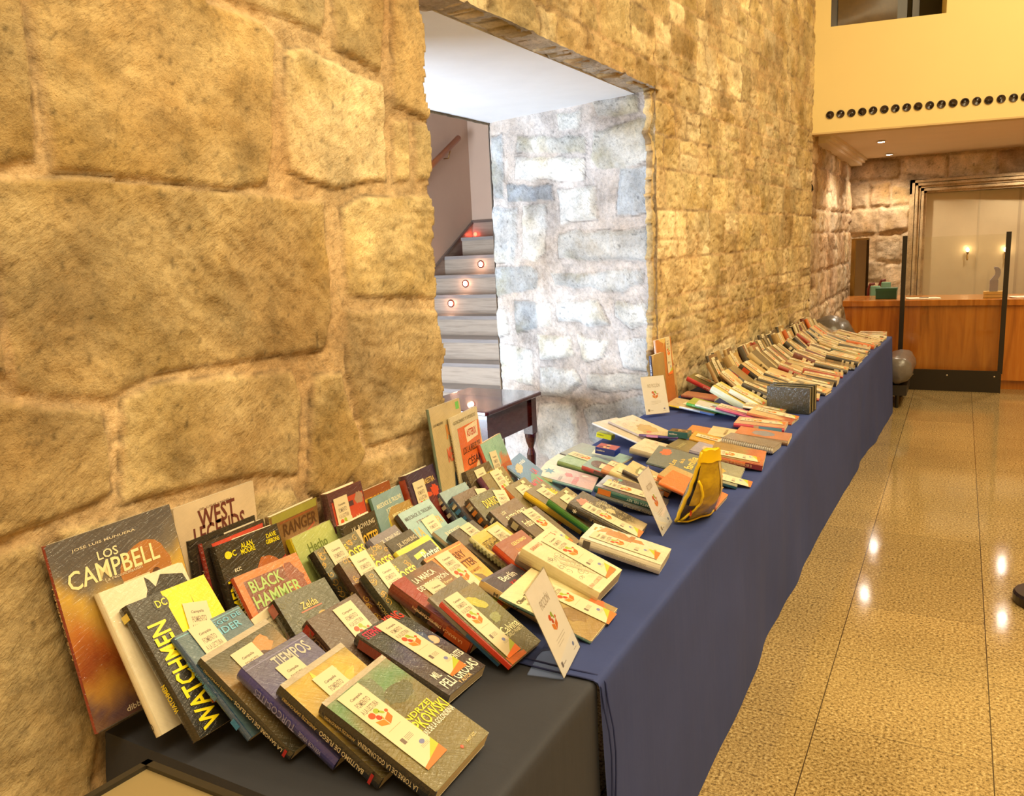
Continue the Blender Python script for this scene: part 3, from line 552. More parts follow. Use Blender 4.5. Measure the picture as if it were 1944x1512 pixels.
def ashlar(U,V,hmin,hmax,wmin,wmax,seed):
    r=random.Random(seed); Dm=np.full(U.shape,-.05); I=np.full(U.shape,-1); v=-.3; k=0
    while v<6.3:
        h=r.uniform(hmin,hmax); u=U.min()-r.random()*wmax; row=(V>=v-.02)&(V<v+h+.02)
        if row.any():
            while u<U.max()+.1:
                w=r.uniform(wmin,wmax); k+=1
                hh=h*(1 if r.random()<.7 else r.uniform(.4,.6)); parts=[(v,v+hh)]+([(v+hh,v+h)] if hh<h*.9 else [])
                for a,b in parts:
                    k+=1; d=np.minimum(np.minimum(U-u-.006,u+w-.006-U),np.minimum(V-a-.006,b-.006-V)); up=d>Dm; Dm=np.where(up,d,Dm); I=np.where(up&(d>0),k,I)
                u+=w
        v+=h
    return Dm,I
def stone_grid(name, us, vs, place, stones, mat, tints, mortar, amp=.02, rough=.012, hole=None, lip=None, seed=3, bevel=.025, flatten=None, warp=.018, chis=.5, rfar=0):
    U,V=np.meshgrid(np.array(us),np.array(vs)); WU=U+(fbm(U,V,9,seed+50,3)-.5)*warp*2; WV=V+(fbm(U,V,9,seed+60,3)-.5)*warp*2
    D,I=stones(WU,WV); rr=np.random.RandomState(seed); T=rr.rand(400); A=rr.rand(400)*pi; K=I%400
    D=np.minimum(D,.2); prof=np.clip(D/bevel,0,1); prof=prof*prof*(3-2*prof)
    ang=A[K]; cu=U*np.cos(ang)+V*np.sin(ang); cv=-U*np.sin(ang)+V*np.cos(ang)
    ch_=vnoise(cu*14,cv*62,1,seed+9)*.6+vnoise(cu*30,cv*120,1,seed+8)*.4-.5
    fr_=np.clip((U-2.3)/.4,0,1)*(1 if rfar else 0)
    h=amp*prof*(.55+.75*T[K])+rough*(fbm(U,V,5,seed,5)-.5)*2+rough*.45*(fbm(U,V,40,seed+4,3)-.5)*2+(.002+.0075*chis*(1-fr_*.6)*(.3+1.4*vnoise(U,V,2.3,seed+90)))*ch_*prof*(.35+.65*(T[(K*7)%400]>.25))+rfar*fr_*((fbm(U,V,11,seed+70,4,.6)-.5)*2-.6*np.clip((fbm(U,V,23,seed+71,3)-.58)*8,0,1))-.004*fr_*prof
    h=h+np.where(I<0,-.006+.006*(fbm(U,V,70,seed+5,2)-.5),0)
    if flatten is not None: h=h*flatten(U,V)
    # colour: each stone its own shade, stains with a shape of their own, mortar between
    tc=np.array([hx(t) for t in tints]); c=tc[(T[(K*3)%400]*len(tints)).astype(int)%len(tints)]*(.85+.3*T[(K*5)%400])[...,None]
    st=np.clip((fbm(U,V,3.6,seed+20,5,.62)-.5)*4.5,0,1)[...,None]; c=c*(1-st*np.array([.25,.31,.46])); s2=np.clip((fbm(U,V,1.7,seed+25,4)-.55)*7,0,1)[...,None]; c=c*(1-s2*np.array([.16,.16,.14]))
    lk=np.clip((fbm(U,V,7,seed+30,3)-.56)*6,0,1)[...,None]; c=c*(1+lk*.22)
    pit=(vnoise(U,V,75,seed+33)>.93)[...,None]; c=np.where(pit,c*.55,c)
    mo=np.array(hx(mortar))*(.85+.35*fbm(U,V,50,seed+40,2))[...,None]; k=np.clip(D/.008,0,1)[...,None]; c=mo*(1-k)+c*k; ck=np.exp(-((D+.002)/.0035)**2)*np.clip((fbm(U,V,6,seed+80,3)-.42)*5,0,1); c=c*(1-.5*ck[...,None])
    nv,nu=U.shape; P=place(U,V,h)
    verts=np.stack(P,-1).reshape(-1,3); idx=np.arange(nu*nv).reshape(nv,nu)
    F=np.stack([idx[:-1,:-1],idx[:-1,1:],idx[1:,1:],idx[1:,:-1]],-1)
    keep=np.ones(F.shape[:2],bool)
    if hole is not None:
        Uc=(U[:-1,:-1]+U[1:,1:])/2; Vc=(V[:-1,:-1]+V[1:,1:])/2; keep=~hole(Uc,Vc)
    F=F[keep].reshape(-1,4); cols=c.reshape(-1,3)
    if lip is not None:
        # rim of the hole turned back into the wall
        ed={}
        for f in F.tolist():
            for a,b in ((f[0],f[1]),(f[1],f[2]),(f[2],f[3]),(f[3],f[0])):
                if (b,a) in ed: del ed[(b,a)]
                else: ed[(a,b)]=1
        Uf,Vf=U.ravel(),V.ravel(); mp={}; nv2=[]; nf=[]; nc=[]
        base=len(verts)
        for a,b in ed:
            if lip(Uf[a],Vf[a]) and lip(Uf[b],Vf[b]):
                for q in (a,b):
                    if q not in mp: mp[q]=base+len(nv2); nv2.append(verts[q]+np.array([-.035 if Uf[q]>4 else -.1,0,0])); nc.append(cols[q])
                nf.append((b,a,mp[a],mp[b]))
        verts=np.concatenate([verts,np.array(nv2)]); F=np.concatenate([F,np.array(nf)]); cols=np.concatenate([cols,np.array(nc)])
    me=bpy.data.meshes.new(name); me.vertices.add(len(verts)); me.vertices.foreach_set('co',verts.ravel().astype(np.float32))
    me.loops.add(F.size); me.loops.foreach_set('vertex_index',F.ravel().astype(np.int32)); me.polygons.add(len(F)); me.polygons.foreach_set('loop_start',np.arange(0,F.size,4,dtype=np.int32)); me.polygons.foreach_set('loop_total',np.full(len(F),4,dtype=np.int32))
    me.polygons.foreach_set('use_smooth',np.ones(len(F),dtype=bool)); me.update(calc_edges=True); me.validate()
    at=me.color_attributes.new('Col','FLOAT_COLOR','POINT'); at.data.foreach_set('color',np.concatenate([cols,np.ones((len(cols),1))],1).ravel().astype(np.float32))
    me.materials.append(mat); o=bpy.data.objects.new(name,me); COL.objects.link(o); return o
def seg(*parts):
    out=[]
    for a,b,s in parts: out+= list(np.arange(a,b-1e-9,s))
    return out+[parts[-1][1]]
def wallx(y): return -1.51+.24*np.clip(y-4.42,0,3.93)/3.93
HY0,HY1,HZ=2.225,4.42,2.477
def left_stones(U,V):
    D1,I1=polyfield(U,V,NEAR); D2,I2=ashlar(U,V,.2,.36,.3,.62,4); D3,I3=ashlar(U,V,.13,.3,.16,.42,8); I2=I2+100; I3=I3+200
    near=(U>.55)&(U<2.35)&(V>.55)&(V<2.42); far=(U>4.3)|((U>2.3)&(V>2.4))
    D=np.where(near,D1,np.where(far,D3,D2)); I=np.where(near,I1,np.where(far,I3,I2)); return D,I
def left_hole(U,V):
    w=(fbm(U,V,13,77,3)-.5)*.05
    return (U>HY0+w)&(U<HY1-.03+w*.5)&(V<HZ+w*.5)
stone_grid('wall_left',seg((-3,.1,.08),(.1,2.3,.0085),(2.3,4.4,.016),(4.4,7,.0125),(7,8.34,.02)),seg((0,.6,.06),(.6,2.7,.0085),(2.7,4,.016),(4,5.6,.05)),
    lambda U,V,h:(wallx(U)+h-.012,U,V),left_stones,M_STONE,['E2CEA4','D6C296','EAD8B2','C8B286','DCC89A','D0BA92'],'D2B892',hole=left_hole,lip=lambda u,v:HY0-.1<u<HY1+.1 and v<HZ+.1,
    amp=.0075,rough=.01,bevel=.012,chis=1,warp=.008,rfar=.016)['kind']='structure'
# splayed side of the embrasure lit by daylight
JA=np.array([-1.51,4.42]); JD=np.array([-1.25,.33]); JL=1.2928; JD=JD/JL; JN=np.array([-JD[1],JD[0]])
if JN[1]>0: JN=-JN
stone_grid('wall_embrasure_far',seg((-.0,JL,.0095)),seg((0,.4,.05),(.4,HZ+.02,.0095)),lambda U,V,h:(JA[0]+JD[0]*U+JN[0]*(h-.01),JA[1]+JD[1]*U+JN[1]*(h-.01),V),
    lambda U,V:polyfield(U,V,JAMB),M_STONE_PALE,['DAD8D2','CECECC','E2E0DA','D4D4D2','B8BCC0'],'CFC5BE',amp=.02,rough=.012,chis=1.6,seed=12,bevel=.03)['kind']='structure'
def plain(name, quads, col, mat=None, kind='structure'):
    mb=MB()
    for q in quads: mb.poly(q,col)
    return tag(mb.build(name,mat or M_PAINT),kind=kind)
# near side of the embrasure (turned from the camera), the thickness of the wall
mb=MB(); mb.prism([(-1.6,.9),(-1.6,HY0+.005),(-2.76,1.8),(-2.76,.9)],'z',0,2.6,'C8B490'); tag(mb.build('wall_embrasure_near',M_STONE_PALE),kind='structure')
# stone strip under the lintel, then the white ceiling of the recess
def lint(U,V): return ashlar(U,V,.3,.5,.2,.5,21)
stone_grid('wall_lintel',seg((HY0-.06,4.5,.02)),seg((0,.17,.017)),lambda U,V,h:(-1.5-V,U,HZ+.004-h*.8),lambda U,V:ashlar(U,V+1,.5,.9,.25,.5,5),M_STONE_PALE,['D8CCBA','CCC2B2','E0D4C0'],'C8B8A4',amp=.006,rough=.01,seed=31)['kind']='structure'
mb=MB(); mb.box(-2.76,-1.64,HY0-.1,4.85,HZ-.004,HZ+.1,'E6E8EC'); tag(mb.build('ceiling_recess',M_PAINT),kind='structure')
stone_grid('trim_1',seg((HY0-.1,4.85,.02)),seg((0,.12,.012)),lambda U,V,h:(-2.755-h*.6-V*.3,U,HZ-.02+V*.3-.0),lambda U,V:ashlar(U,V+1,.5,.9,.25,.5,5),M_STONE_PALE,['B8A890','A89C88'],'A89078',amp=.01,rough=.012,seed=33)['kind']='structure'
# stair hall behind the wall
plaster=attr_mat('matte_plaster',.9,0,3,.05,60,.15,.002)
plain('wall_stair_left',[[(-4.3,.4,0),(-4.3,7,0),(-4.3,7,3.6),(-4.3,.4,3.6)]],'C4A690',plaster)
plain('wall_stair_back',[[(-4.3,7,0),(-1.7,7,0),(-1.7,7,3.6),(-4.3,7,3.6)]],'C4A690',plaster)
plain('wall_stair_near',[[(-4.3,.4,0),(-2.7,.4,0),(-2.7,.4,3.6),(-4.3,.4,3.6)]],'D8D0C4',plaster)
plain('wall_stair_right',[[(-2.72,.4,0),(-2.72,.9,0),(-2.72,.9,3.6),(-2.72,.4,3.6)],[(-2.765,2.2,HZ),(-2.765,4.8,HZ),(-2.765,4.8,3.6),(-2.765,2.2,3.6)],[(-2.765,4.76,0),(-2.765,7,0),(-2.765,7,3.6),(-2.765,4.76,3.6)],[(-2.765,.9,0),(-2.765,2.2,0),(-2.765,2.2,3.6),(-2.765,.9,3.6)]],'D8CCC0',plaster)
plain('ceiling_stair_hall',[[(-4.3,.4,3.6),(-1.7,.4,3.6),(-1.7,7,3.6),(-4.3,7,3.6)]],'E4DCD2',plaster)
def trav_mat():
    m,nt,b,_,L=nodes('grey_travertine'); a=N_(nt,'ShaderNodeVertexColor',layer_name='Col'); n=noise(nt,3,5,.6,(1.2,1.2,22)); r=ramp(nt,n.outputs[0],[(.3,.72),(.55,1.05),(.75,.88)])
    L.new(mixc(nt,a.outputs[0],r.outputs[0],1,'MULTIPLY'),b.inputs['Base Color']); b.inputs['Roughness'].default_value=.3; return m
M_TRAV=trav_mat()
st=MB(); top=1.78; ys=[6.66,6.45,6.24,6.06,5.87,5.62,5.41,5.19,4.97,4.76,4.55]
for j,y in enumerate(ys):
    zt=top-.17*j; yb=ys[j-1] if j else 7
    if zt<=0: break
    x0=-4.22 if j==0 else -4.3
    st.box(x0,-2.77,y,7.0,max(0,zt-.17),zt-.03,'AA9886'); st.box(x0,-2.77,y-.015,7.0,zt-.03,zt,'8E8580')
tag(st.build('stair_flight',M_TRAV),kind='structure')
sk=MB(); sk.poly([(-4.295,5.2,.9),(-4.295,7,2.25-.3),(-4.295,7,1.5),(-4.295,5.2,.3)],'9C8878'); sk.poly([(-4.3,6.99,1.6),(-2.77,6.99,1.6),(-2.77,6.99,1.93),(-4.3,6.99,1.95)],'A08A78')
sk.box(-4.3,-2.77,6.975,6.99,1.925,1.95,'6E5E54'); sk.prism([(5.2,.88),(7,1.93),(7,1.955),(5.2,.905)],'x',-4.296,-4.28,'6E5E54'); tag(sk.build('trim_2',M_TRAV),kind='structure')
LENS=emit_mat('step_light_lens',(1,.86,.66),9); LENSR=emit_mat('red_step_light_lens',(1,.12,.06),5)
for i,(x,y,z,rd,lb) in enumerate(((-3.892,6.45,1.526,0,'round white step light highest and farthest right in the stair risers'),(-3.939,6.24,1.36,0,'round recessed step light, middle one of the three white ones in the stair risers'),(-3.992,6.06,1.194,0,'round recessed step light in the lowest lit riser of the stone stair'),(-4.381+.12,6.985,1.814,1,'small red step light in the skirting above the top step'))):
    t=empty('step_light',(x,y-.001,z),label=lb,cat='light',group=None); M=Matrix.Rotation(pi/2,4,'X')
    if not rd: MB().lathe([(.034,0),(.034,.006),(.024,.008),(.024,0)],'8A3A24',20,M).build('ring',M_METAL,t)
    MB().lathe([(.026 if not rd else .02,0),(.026 if not rd else .02,.005),(.012,.009)],'FFFFFF',20,M).build('lens',LENSR if rd else LENS,t)
    l=bpy.data.lights.new('step_glow','POINT'); l.energy=.6 if not rd else .3; l.color=(1,.5,.3) if not rd else (1,.1,.05); l.shadow_soft_size=.02; lo=bpy.data.objects.new('step_glow',l); lo.location=(x,y-.05,z); COL.objects.link(lo)
wood_r=attr_mat('varnished_wood',.3,.3,8,.25)
t=empty('handrail',(-4.22,6.5,2.6),label='orange-brown wooden handrail on the stair wall',cat='handrail')
MB().tube([(0,-.75,-.45),(0,.2,.11)],.028,'A85A20',10).build('rail',wood_r,t,True)
for q in (-.45,.05): MB().tube([(-.08,q,-.36+(q+.45)*.59-.02),(-.03,q,-.38+(q+.45)*.59-.0),(0,q,-.3+(q+.45)*.59)],.006,'B08850',8).build('bracket',M_METAL,t,True)
# console table in the recess
def mahog():
    m,nt,b,_,L=nodes('polished_mahogany'); n=noise(nt,6,5,.6,(1,7,7)); r=ramp(nt,n.outputs[0],[(.3,'2A0D0C'),(.7,'4A1714')]); L.new(r.outputs[0],b.inputs['Base Color']); b.inputs['Roughness'].default_value=.22; b.inputs['Coat Weight'].default_value=.6; return m
MH=mahog(); t=empty('console_table',(-2.43,4.03,0),label='dark mahogany side table with turned legs in the bright recess',cat='table')
mb=MB(); mb.rbox(-.26,.26,-.45,.2,.775,.8,.015,'FFFFFF'); mb.build('tabletop',MH,t)
mb=MB(); mb.box(-.22,.22,-.4,.15,.60,.775,'FFFFFF'); mb.build('apron',MH,t)
for sx in (-.205,.205):
    for sy in (-.385,.135):
        mb=MB(); mb.box(sx-.03,sx+.03,sy-.03,sy+.03,.55,.775,'FFFFFF'); pr=[(.02,0),(.026,.05),(.018,.12),(.024,.3),(.028,.42),(.016,.46),(.03,.5),(.036,.53),(.036,.55)]; mb.lathe(pr,'FFFFFF',16,Matrix.Translation((sx,sy,0))); mb.build('leg',MH,t)
# floor
def floor_mat():
    m,nt,b,_,L=nodes('polished_granite_tiles'); n1=noise(nt,95,4,.75); r1=ramp(nt,n1.outputs[0],[(.36,'4A3C26'),(.45,'94794C'),(.56,'B69C68'),(.68,'D8C496')])
    n2=noise(nt,1.3,4,.6); r2=ramp(nt,n2.outputs[0],[(.3,.8),(.7,1.06)]); c=mixc(nt,r1.outputs[0],r2.outputs[0],1,'MULTIPLY')
    tc=N_(nt,'ShaderNodeTexCoord'); sp=N_(nt,'ShaderNodeSeparateXYZ'); L.new(tc.outputs['Object'],sp.inputs[0])
    def line(o,off,per,w):
        a=N_(nt,'ShaderNodeMath',operation='ADD'); L.new(o,a.inputs[0]); a.inputs[1].default_value=off+50*per
        d=N_(nt,'ShaderNodeMath',operation='DIVIDE'); L.new(a.outputs[0],d.inputs[0]); d.inputs[1].default_value=per
        f=N_(nt,'ShaderNodeMath',operation='FRACT'); L.new(d.outputs[0],f.inputs[0]); g=N_(nt,'ShaderNodeMath',operation='LESS_THAN'); L.new(f.outputs[0],g.inputs[0]); g.inputs[1].default_value=w/per; return g.outputs[0]
    lx=line(sp.outputs[0],.357,.523,.0035); ly=line(sp.outputs[1],-2.66+.0,.5085,.0025)
    mx=N_(nt,'ShaderNodeMath',operation='MAXIMUM'); L.new(lx,mx.inputs[0]); 
    k=N_(nt,'ShaderNodeMath',operation='MULTIPLY'); L.new(ly,k.inputs[0]); k.inputs[1].default_value=.75; L.new(k.outputs[0],mx.inputs[1])
    # whole slabs differ a little
    vr=N_(nt,'ShaderNodeTexWhiteNoise',noise_dimensions='2D'); cb=N_(nt,'ShaderNodeCombineXYZ')
    for i,(o,off,per) in enumerate(((sp.outputs[0],.357,.523),(sp.outputs[1],-2.66,1.017))):
        a=N_(nt,'ShaderNodeMath',operation='ADD'); L.new(o,a.inputs[0]); a.inputs[1].default_value=off; d=N_(nt,'ShaderNodeMath',operation='DIVIDE'); L.new(a.outputs[0],d.inputs[0]); d.inputs[1].default_value=per; f=N_(nt,'ShaderNodeMath',operation='FLOOR'); L.new(d.outputs[0],f.inputs[0]); L.new(f.outputs[0],cb.inputs[i])
    L.new(cb.outputs[0],vr.inputs['Vector']); r4=ramp(nt,vr.outputs['Value'],[(0,.86),(1,1.05)]); c=mixc(nt,c,r4.outputs[0],1,'MULTIPLY')
    c=mixc(nt,c,'33241A',mx.outputs[0]); L.new(c,b.inputs['Base Color']); b.inputs['Roughness'].default_value=.09; b.inputs['Specular IOR Level'].default_value=.5
    n3=noise(nt,5,2,.5); bump(nt,n3.outputs[0],b,.08,.004); return m
plain('floor',[[(-4.4,-3,0),(6,-3,0),(6,13.6,0),(-4.4,13.6,0)]],'FFFFFF',floor_mat())
# hall shell out of frame: it bounces the light
plain('wall_right',[[(5.2,-3,0),(5.2,10,0),(5.2,10,5.6),(5.2,-3,5.6)]],'E4C88C',plaster)
plain('wall_behind',[[(-1.6,-3,0),(5.2,-3,0),(5.2,-3,5.6),(-1.6,-3,5.6)]],'E4C88C',plaster)
plain('ceiling_hall',[[(-1.6,-3,5.6),(5.2,-3,5.6),(5.2,10,5.6),(-1.6,10,5.6)]],'F0E0BC',plaster)
# gallery front with its opening and the row of air nozzles (local x runs along it)
GP=np.array([-1.27,8.32]); GA=math.atan2(.336,1.70); GM=Matrix.Translation((GP[0],GP[1],0))@Matrix.Rotation(GA,4,'Z')
yel=attr_mat('cream_painted_plaster',.7,0,1.2,.03,25,.05,.002)
mb=MB(); wl,wr,wb,wt=.124,1.077,3.53,4.5
for a,b_,c_,d_ in ((-.15,wl,2.6,5.6),(wr,6.7,2.6,5.6),(wl,wr,2.6,wb),(wl,wr,wt,5.6)): mb.box(a,b_,0,.22,c_,d_,'F2DC9C')
o=mb.build('wall_gallery_front',yel); o.matrix_world=GM; tag(o,kind='structure')
mb=MB(); mb.box(-.15,6.7,.0,.16,2.585,2.6,'D8BC88'); o=mb.build('trim_3',yel); o.matrix_world=GM; tag(o,kind='structure')
# gallery room behind the opening
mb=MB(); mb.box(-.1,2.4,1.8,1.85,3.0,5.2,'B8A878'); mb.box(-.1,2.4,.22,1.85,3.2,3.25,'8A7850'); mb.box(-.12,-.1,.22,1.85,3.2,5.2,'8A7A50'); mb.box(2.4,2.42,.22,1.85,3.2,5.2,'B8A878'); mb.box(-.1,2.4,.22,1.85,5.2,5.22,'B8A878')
o=mb.build('wall_gallery_room',plaster); o.matrix_world=GM; tag(o,kind='structure')
t=empty('wooden_settle',label='dark wooden settle with studded leather back behind the upper gallery window',cat='bench'); t.matrix_world=GM@Matrix.Translation((.5,.75,3.25))
mb=MB(); mb.box(-.36,.36,0,.06,0,.9,'4A3416'); mb.box(-.36,.36,-.4,0,.0,.22,'4A3416'); mb.build('frame',wood_r,t)
mb=MB(); mb.grid([-.27+.54*i/12 for i in range(13)],[.3+.42*j/4 for j in range(5)],lambda x,y:(x,-.02-.03*math.cos(x*4)*math.sin((y-.3)/.42*pi),y+.05*(1-(x/.27)**2)*((y-.3)/.42)),'7A5A22'); mb.build('leather_back',attr_mat('worn_leather',.35,.2,12,.3),t,True)
mb=MB()
for k in range(26): mb.lathe([(.006,0),(.004,.004),(.001,.005)],'D8B050',8,Matrix.Translation((-.27+.54*k/25,-.03,.3+.012*math.sin(k/25*pi)))@Matrix.Rotation(pi/2,4,'X'))
mb.build('stud_row',M_METAL,t)
t=empty('gallery_post',label='dark brown upright standing right of the settle behind the gallery window',cat='post'); t.matrix_world=GM@Matrix.Translation((.93,.7,3.25)); MB().box(-.03,.03,0,.06,0,1.5,'5A3E18').build('shaft',wood_r,t)
ring=MB().lathe([(.034,-.002),(.036,.006),(.031,.008),(.028,.002)],'3A2A1C',22).mesh('ring',M_PLASTIC,True)
cup=MB().lathe([(.03,.002),(.027,-.006),(.018,-.014),(.016,-.004),(.006,.002),(.001,.003)],'241810',22).mesh('nozzle_cup',attr_mat('dark_bronze_plastic',.25,.5),True)
ORD=['first','second','third','fourth','fifth','sixth','seventh','eighth','ninth','tenth','eleventh','twelfth','thirteenth','fourteenth','fifteenth','sixteenth','seventeenth','eighteenth','nineteenth','twentieth','twenty-first','twenty-second']
for i,(a,z) in enumerate(NOZ):
    t=empty('air_nozzle',label='round dark air nozzle in the yellow gallery front, %s from the stone wall'%ORD[i],cat='air vent',group='row of air nozzles'); t.matrix_world=GM@Matrix.Translation((a,-.001,z))@Matrix.Rotation(pi/2,4,'X')
    inst('ring',ring,t); inst('nozzle_cup',cup,t,Matrix.Rotation(.25*math.sin(i*2.1),4,'X')@Matrix.Rotation(.2*math.cos(i*1.7),4,'Y'))
# room under the gallery
def xl(y): return -1.27-.05*np.clip(y-8.34,0,4)/4
stone_grid('wall_lobby_left',seg((8.34,12.2,.02)),seg((0,.6,.06),(.6,2.7,.02)),lambda U,V,h:(xl(U)+h-.03,U,V),lambda U,V:ashlar(U,V,.2,.45,.2,.5,15),M_STONE,['DCC4A4','D0B494','E4D0B0','C8AC8A'],'D0B698',amp=.02,rough=.035,seed=41)['kind']='structure'
BW=lambda x:11.95+(x+1.32)*.1
BST=[[(-1.4,1.0),(-.9,1.0),(-.9,1.25),(-1.4,1.3)],[(-.9,.7),(-.45,.7),(-.45,1.2),(-.88,1.22)],[(-1.0,1.28),(-.7,1.25),(-.72,1.6),(-1.0,1.6)],[(-.68,1.25),(-.46,1.25),(-.46,1.65),(-.68,1.62)],[(-1.4,1.65),(-1.0,1.63),(-1.0,1.95),(-1.4,1.95)],[(-.98,1.63),(-.62,1.67),(-.6,1.95),(-.98,1.97)],[(-1.4,1.98),(-1.12,1.98),(-1.12,2.32),(-1.4,2.32)],[(-1.1,1.99),(-.85,1.99),(-.85,2.3),(-1.1,2.3)],[(-.83,2.0),(-.6,2.0),(-.6,2.22),(-.83,2.25)],[(-1.4,2.35),(-.75,2.33),(-.75,2.6),(-1.4,2.6)],[(-.73,2.4),(-.2,2.3),(-.2,2.6),(-.73,2.6)],[(-.18,2.3),(.35,2.22),(.35,2.6),(-.18,2.6)],[(.37,2.22),(1,2.22),(1,2.6),(.37,2.6)],[(-.5,2.2),(.3,2.17),(.3,2.2),(-.5,2.28)],[(-1.4,.3),(-.9,.3),(-.9,.98),(-1.4,.98)]]
stone_grid('wall_lobby_back',seg((-1.4,1.6,.018)),seg((0,.6,.06),(.6,2.75,.018)),lambda U,V,h:(U,BW(U)-h+.03-.07*np.exp(-((np.abs(np.maximum(U+.52,(V-2.28)*-1.0+0)-0.0)-.0)/.07)**2)*0,V),lambda U,V:polyfield(U,V,BST),M_STONE,['DCC6A6','D0B896','E4D0B0','C4AA88'],'D2BA98',amp=.03,rough=.025,seed=43,hole=lambda U,V:(U>-.42)&(V<2.12))['kind']='structure'
# carved moulding round the blocked doorway
mb=MB(); mb.box(-.62,-.43,BW(0)-.115,BW(0)+.05,.5,2.3,'CDB48C'); mb.box(-.62,1.6,BW(0)-.115,BW(0)+.05,2.12,2.3,'CDB48C')
for k,(o_,d_) in enumerate(((.0,.02),(.03,.05),(.07,.035),(.1,.06),(.14,.04))):
    a=-.42-o_-.03; z=2.12+o_
    mb.box(a,a+.03,BW(0)-.12-d_,BW(0)+.02,.6,z+.03,'CDB48C'); mb.box(a,1.6,BW(0)-.12-d_+.0,BW(0)+.05,z,z+.03,'CDB48C')
tag(mb.build('trim_4',M_STONE),kind='structure')
pan=attr_mat('glossy_beige_panel',.16,.5,2,.12,1.5,.15,.01)
t=empty('infill_panel',(.59,BW(.59)-.02,0),GA*0+.1,label='tall glossy beige panel filling the carved stone doorway behind the counter',cat='panel')
mb=MB(); mb.box(-1.03,1.1,0,.03,0,2.13,'CDBB98'); mb.build('panel_sheet',pan,t); mb=MB(); mb.box(.02,.05,-.006,0,0,2.12,'B8A688'); mb.box(-.42,-.40,-.004,0,0,2.12,'C4B494'); mb.build('panel_joint',pan,t)
bulb_reflection=emit_mat('reflected_bulb',(1,.75,.42),22)  # added glowing sconce shapes stand in for lamps mirrored in the panel
for x,z,lb in ((.08,1.35,'glowing stand-in for a lamp reflection in the beige panel, left one'),(.5,1.335,'glowing stand-in for a lamp reflection in the beige panel, beside the right black post')):
    t=empty('reflected_sconce',(x,BW(x)-.03,z),label=lb,cat='lamp',group='reflected sconces'); MB().lathe([(.004,-.11),(.012,-.09),(.007,-.03),(.016,-.01),(.02,0)],'C8A870',12,Matrix.Translation((0,-.03,0))).build('holder',M_METAL,t); MB().lathe([(.004,0),(.016,.015),(.018,.03),(.008,.05),(.001,.056)],'FFFFFF',12,Matrix.Translation((0,-.03,0))).build('bulb_reflection',bulb_reflection,t,True)
    l=bpy.data.lights.new('reflection_glow','POINT'); l.energy=.45; l.color=(1,.68,.36); l.shadow_soft_size=.03; lo=bpy.data.objects.new('reflection_glow',l); lo.location=(x,BW(x)-.13,z+.05); COL.objects.link(lo)  # added point light, the glow of the imitated reflection
plain('ceiling_lobby',[[(-1.5,8.3,2.62),(5,9.6,2.62),(5,13.4,2.62),(-1.5,13.4,2.62)]],'E8D4B8',plaster)
plain('wall_lobby_right',[[(4,9,0),(4,13.4,0),(4,13.4,2.62),(4,9,2.62)]],'D8BC90',plaster)
plain('wall_lobby_back_right',[[(1.58,12.2,0),(4,12.4,0),(4,12.4,2.62),(1.58,12.2,2.62)]],'D8BC90',plaster)
mb=MB()
for q,(a,b_) in enumerate(((0,.09),(.03,.06),(.05,.03))): mb.box(-1.33+a*0,-1.2+a*1.2-.0,8.6,11.9,2.62-b_,2.62-b_+.03,'EAD8BC')
tag(mb.build('trim_5',plaster),kind='structure')
for x,y,lb,vis in ((-.807,9.82,'recessed ceiling downlight under the gallery, nearer one',1),(-.849,11.5,'recessed ceiling downlight under the gallery, farther one near the back wall',1),(.656,11.4,'',0),(.6,9.75,'',0)):
    if vis:
        t=empty('downlight',(x,y,2.612),label=lb,cat='light',group='ceiling downlights'); MB().lathe([(.05,0),(.05,-.006),(.036,-.008),(.034,0)],'F0E8DC',20).build('ring',M_PAINT,t); MB().lathe([(.034,-.004),(.03,-.007),(.001,-.008)],'FFFFFF',16).build('lamp',emit_mat('downlight_lamp',(1,.9,.75),260),t)
    else: t=empty('downlight',(x,y,2.612),label='recessed ceiling downlight outside the frame on the right, %s'%('far' if y>11 else 'near'),cat='light',group='ceiling downlights'); MB().lathe([(.05,0),(.05,-.006),(.036,-.008),(.034,0)],'F0E8DC',20).build('ring',M_PAINT,t); MB().lathe([(.034,-.004),(.03,-.007),(.001,-.008)],'FFFFFF',16).build('lamp',emit_mat('downlight_lamp',(1,.9,.75),260),t)
    spot('downlight_beam',(x,y,2.59),75,(1,.84,.62),2.3,.035)
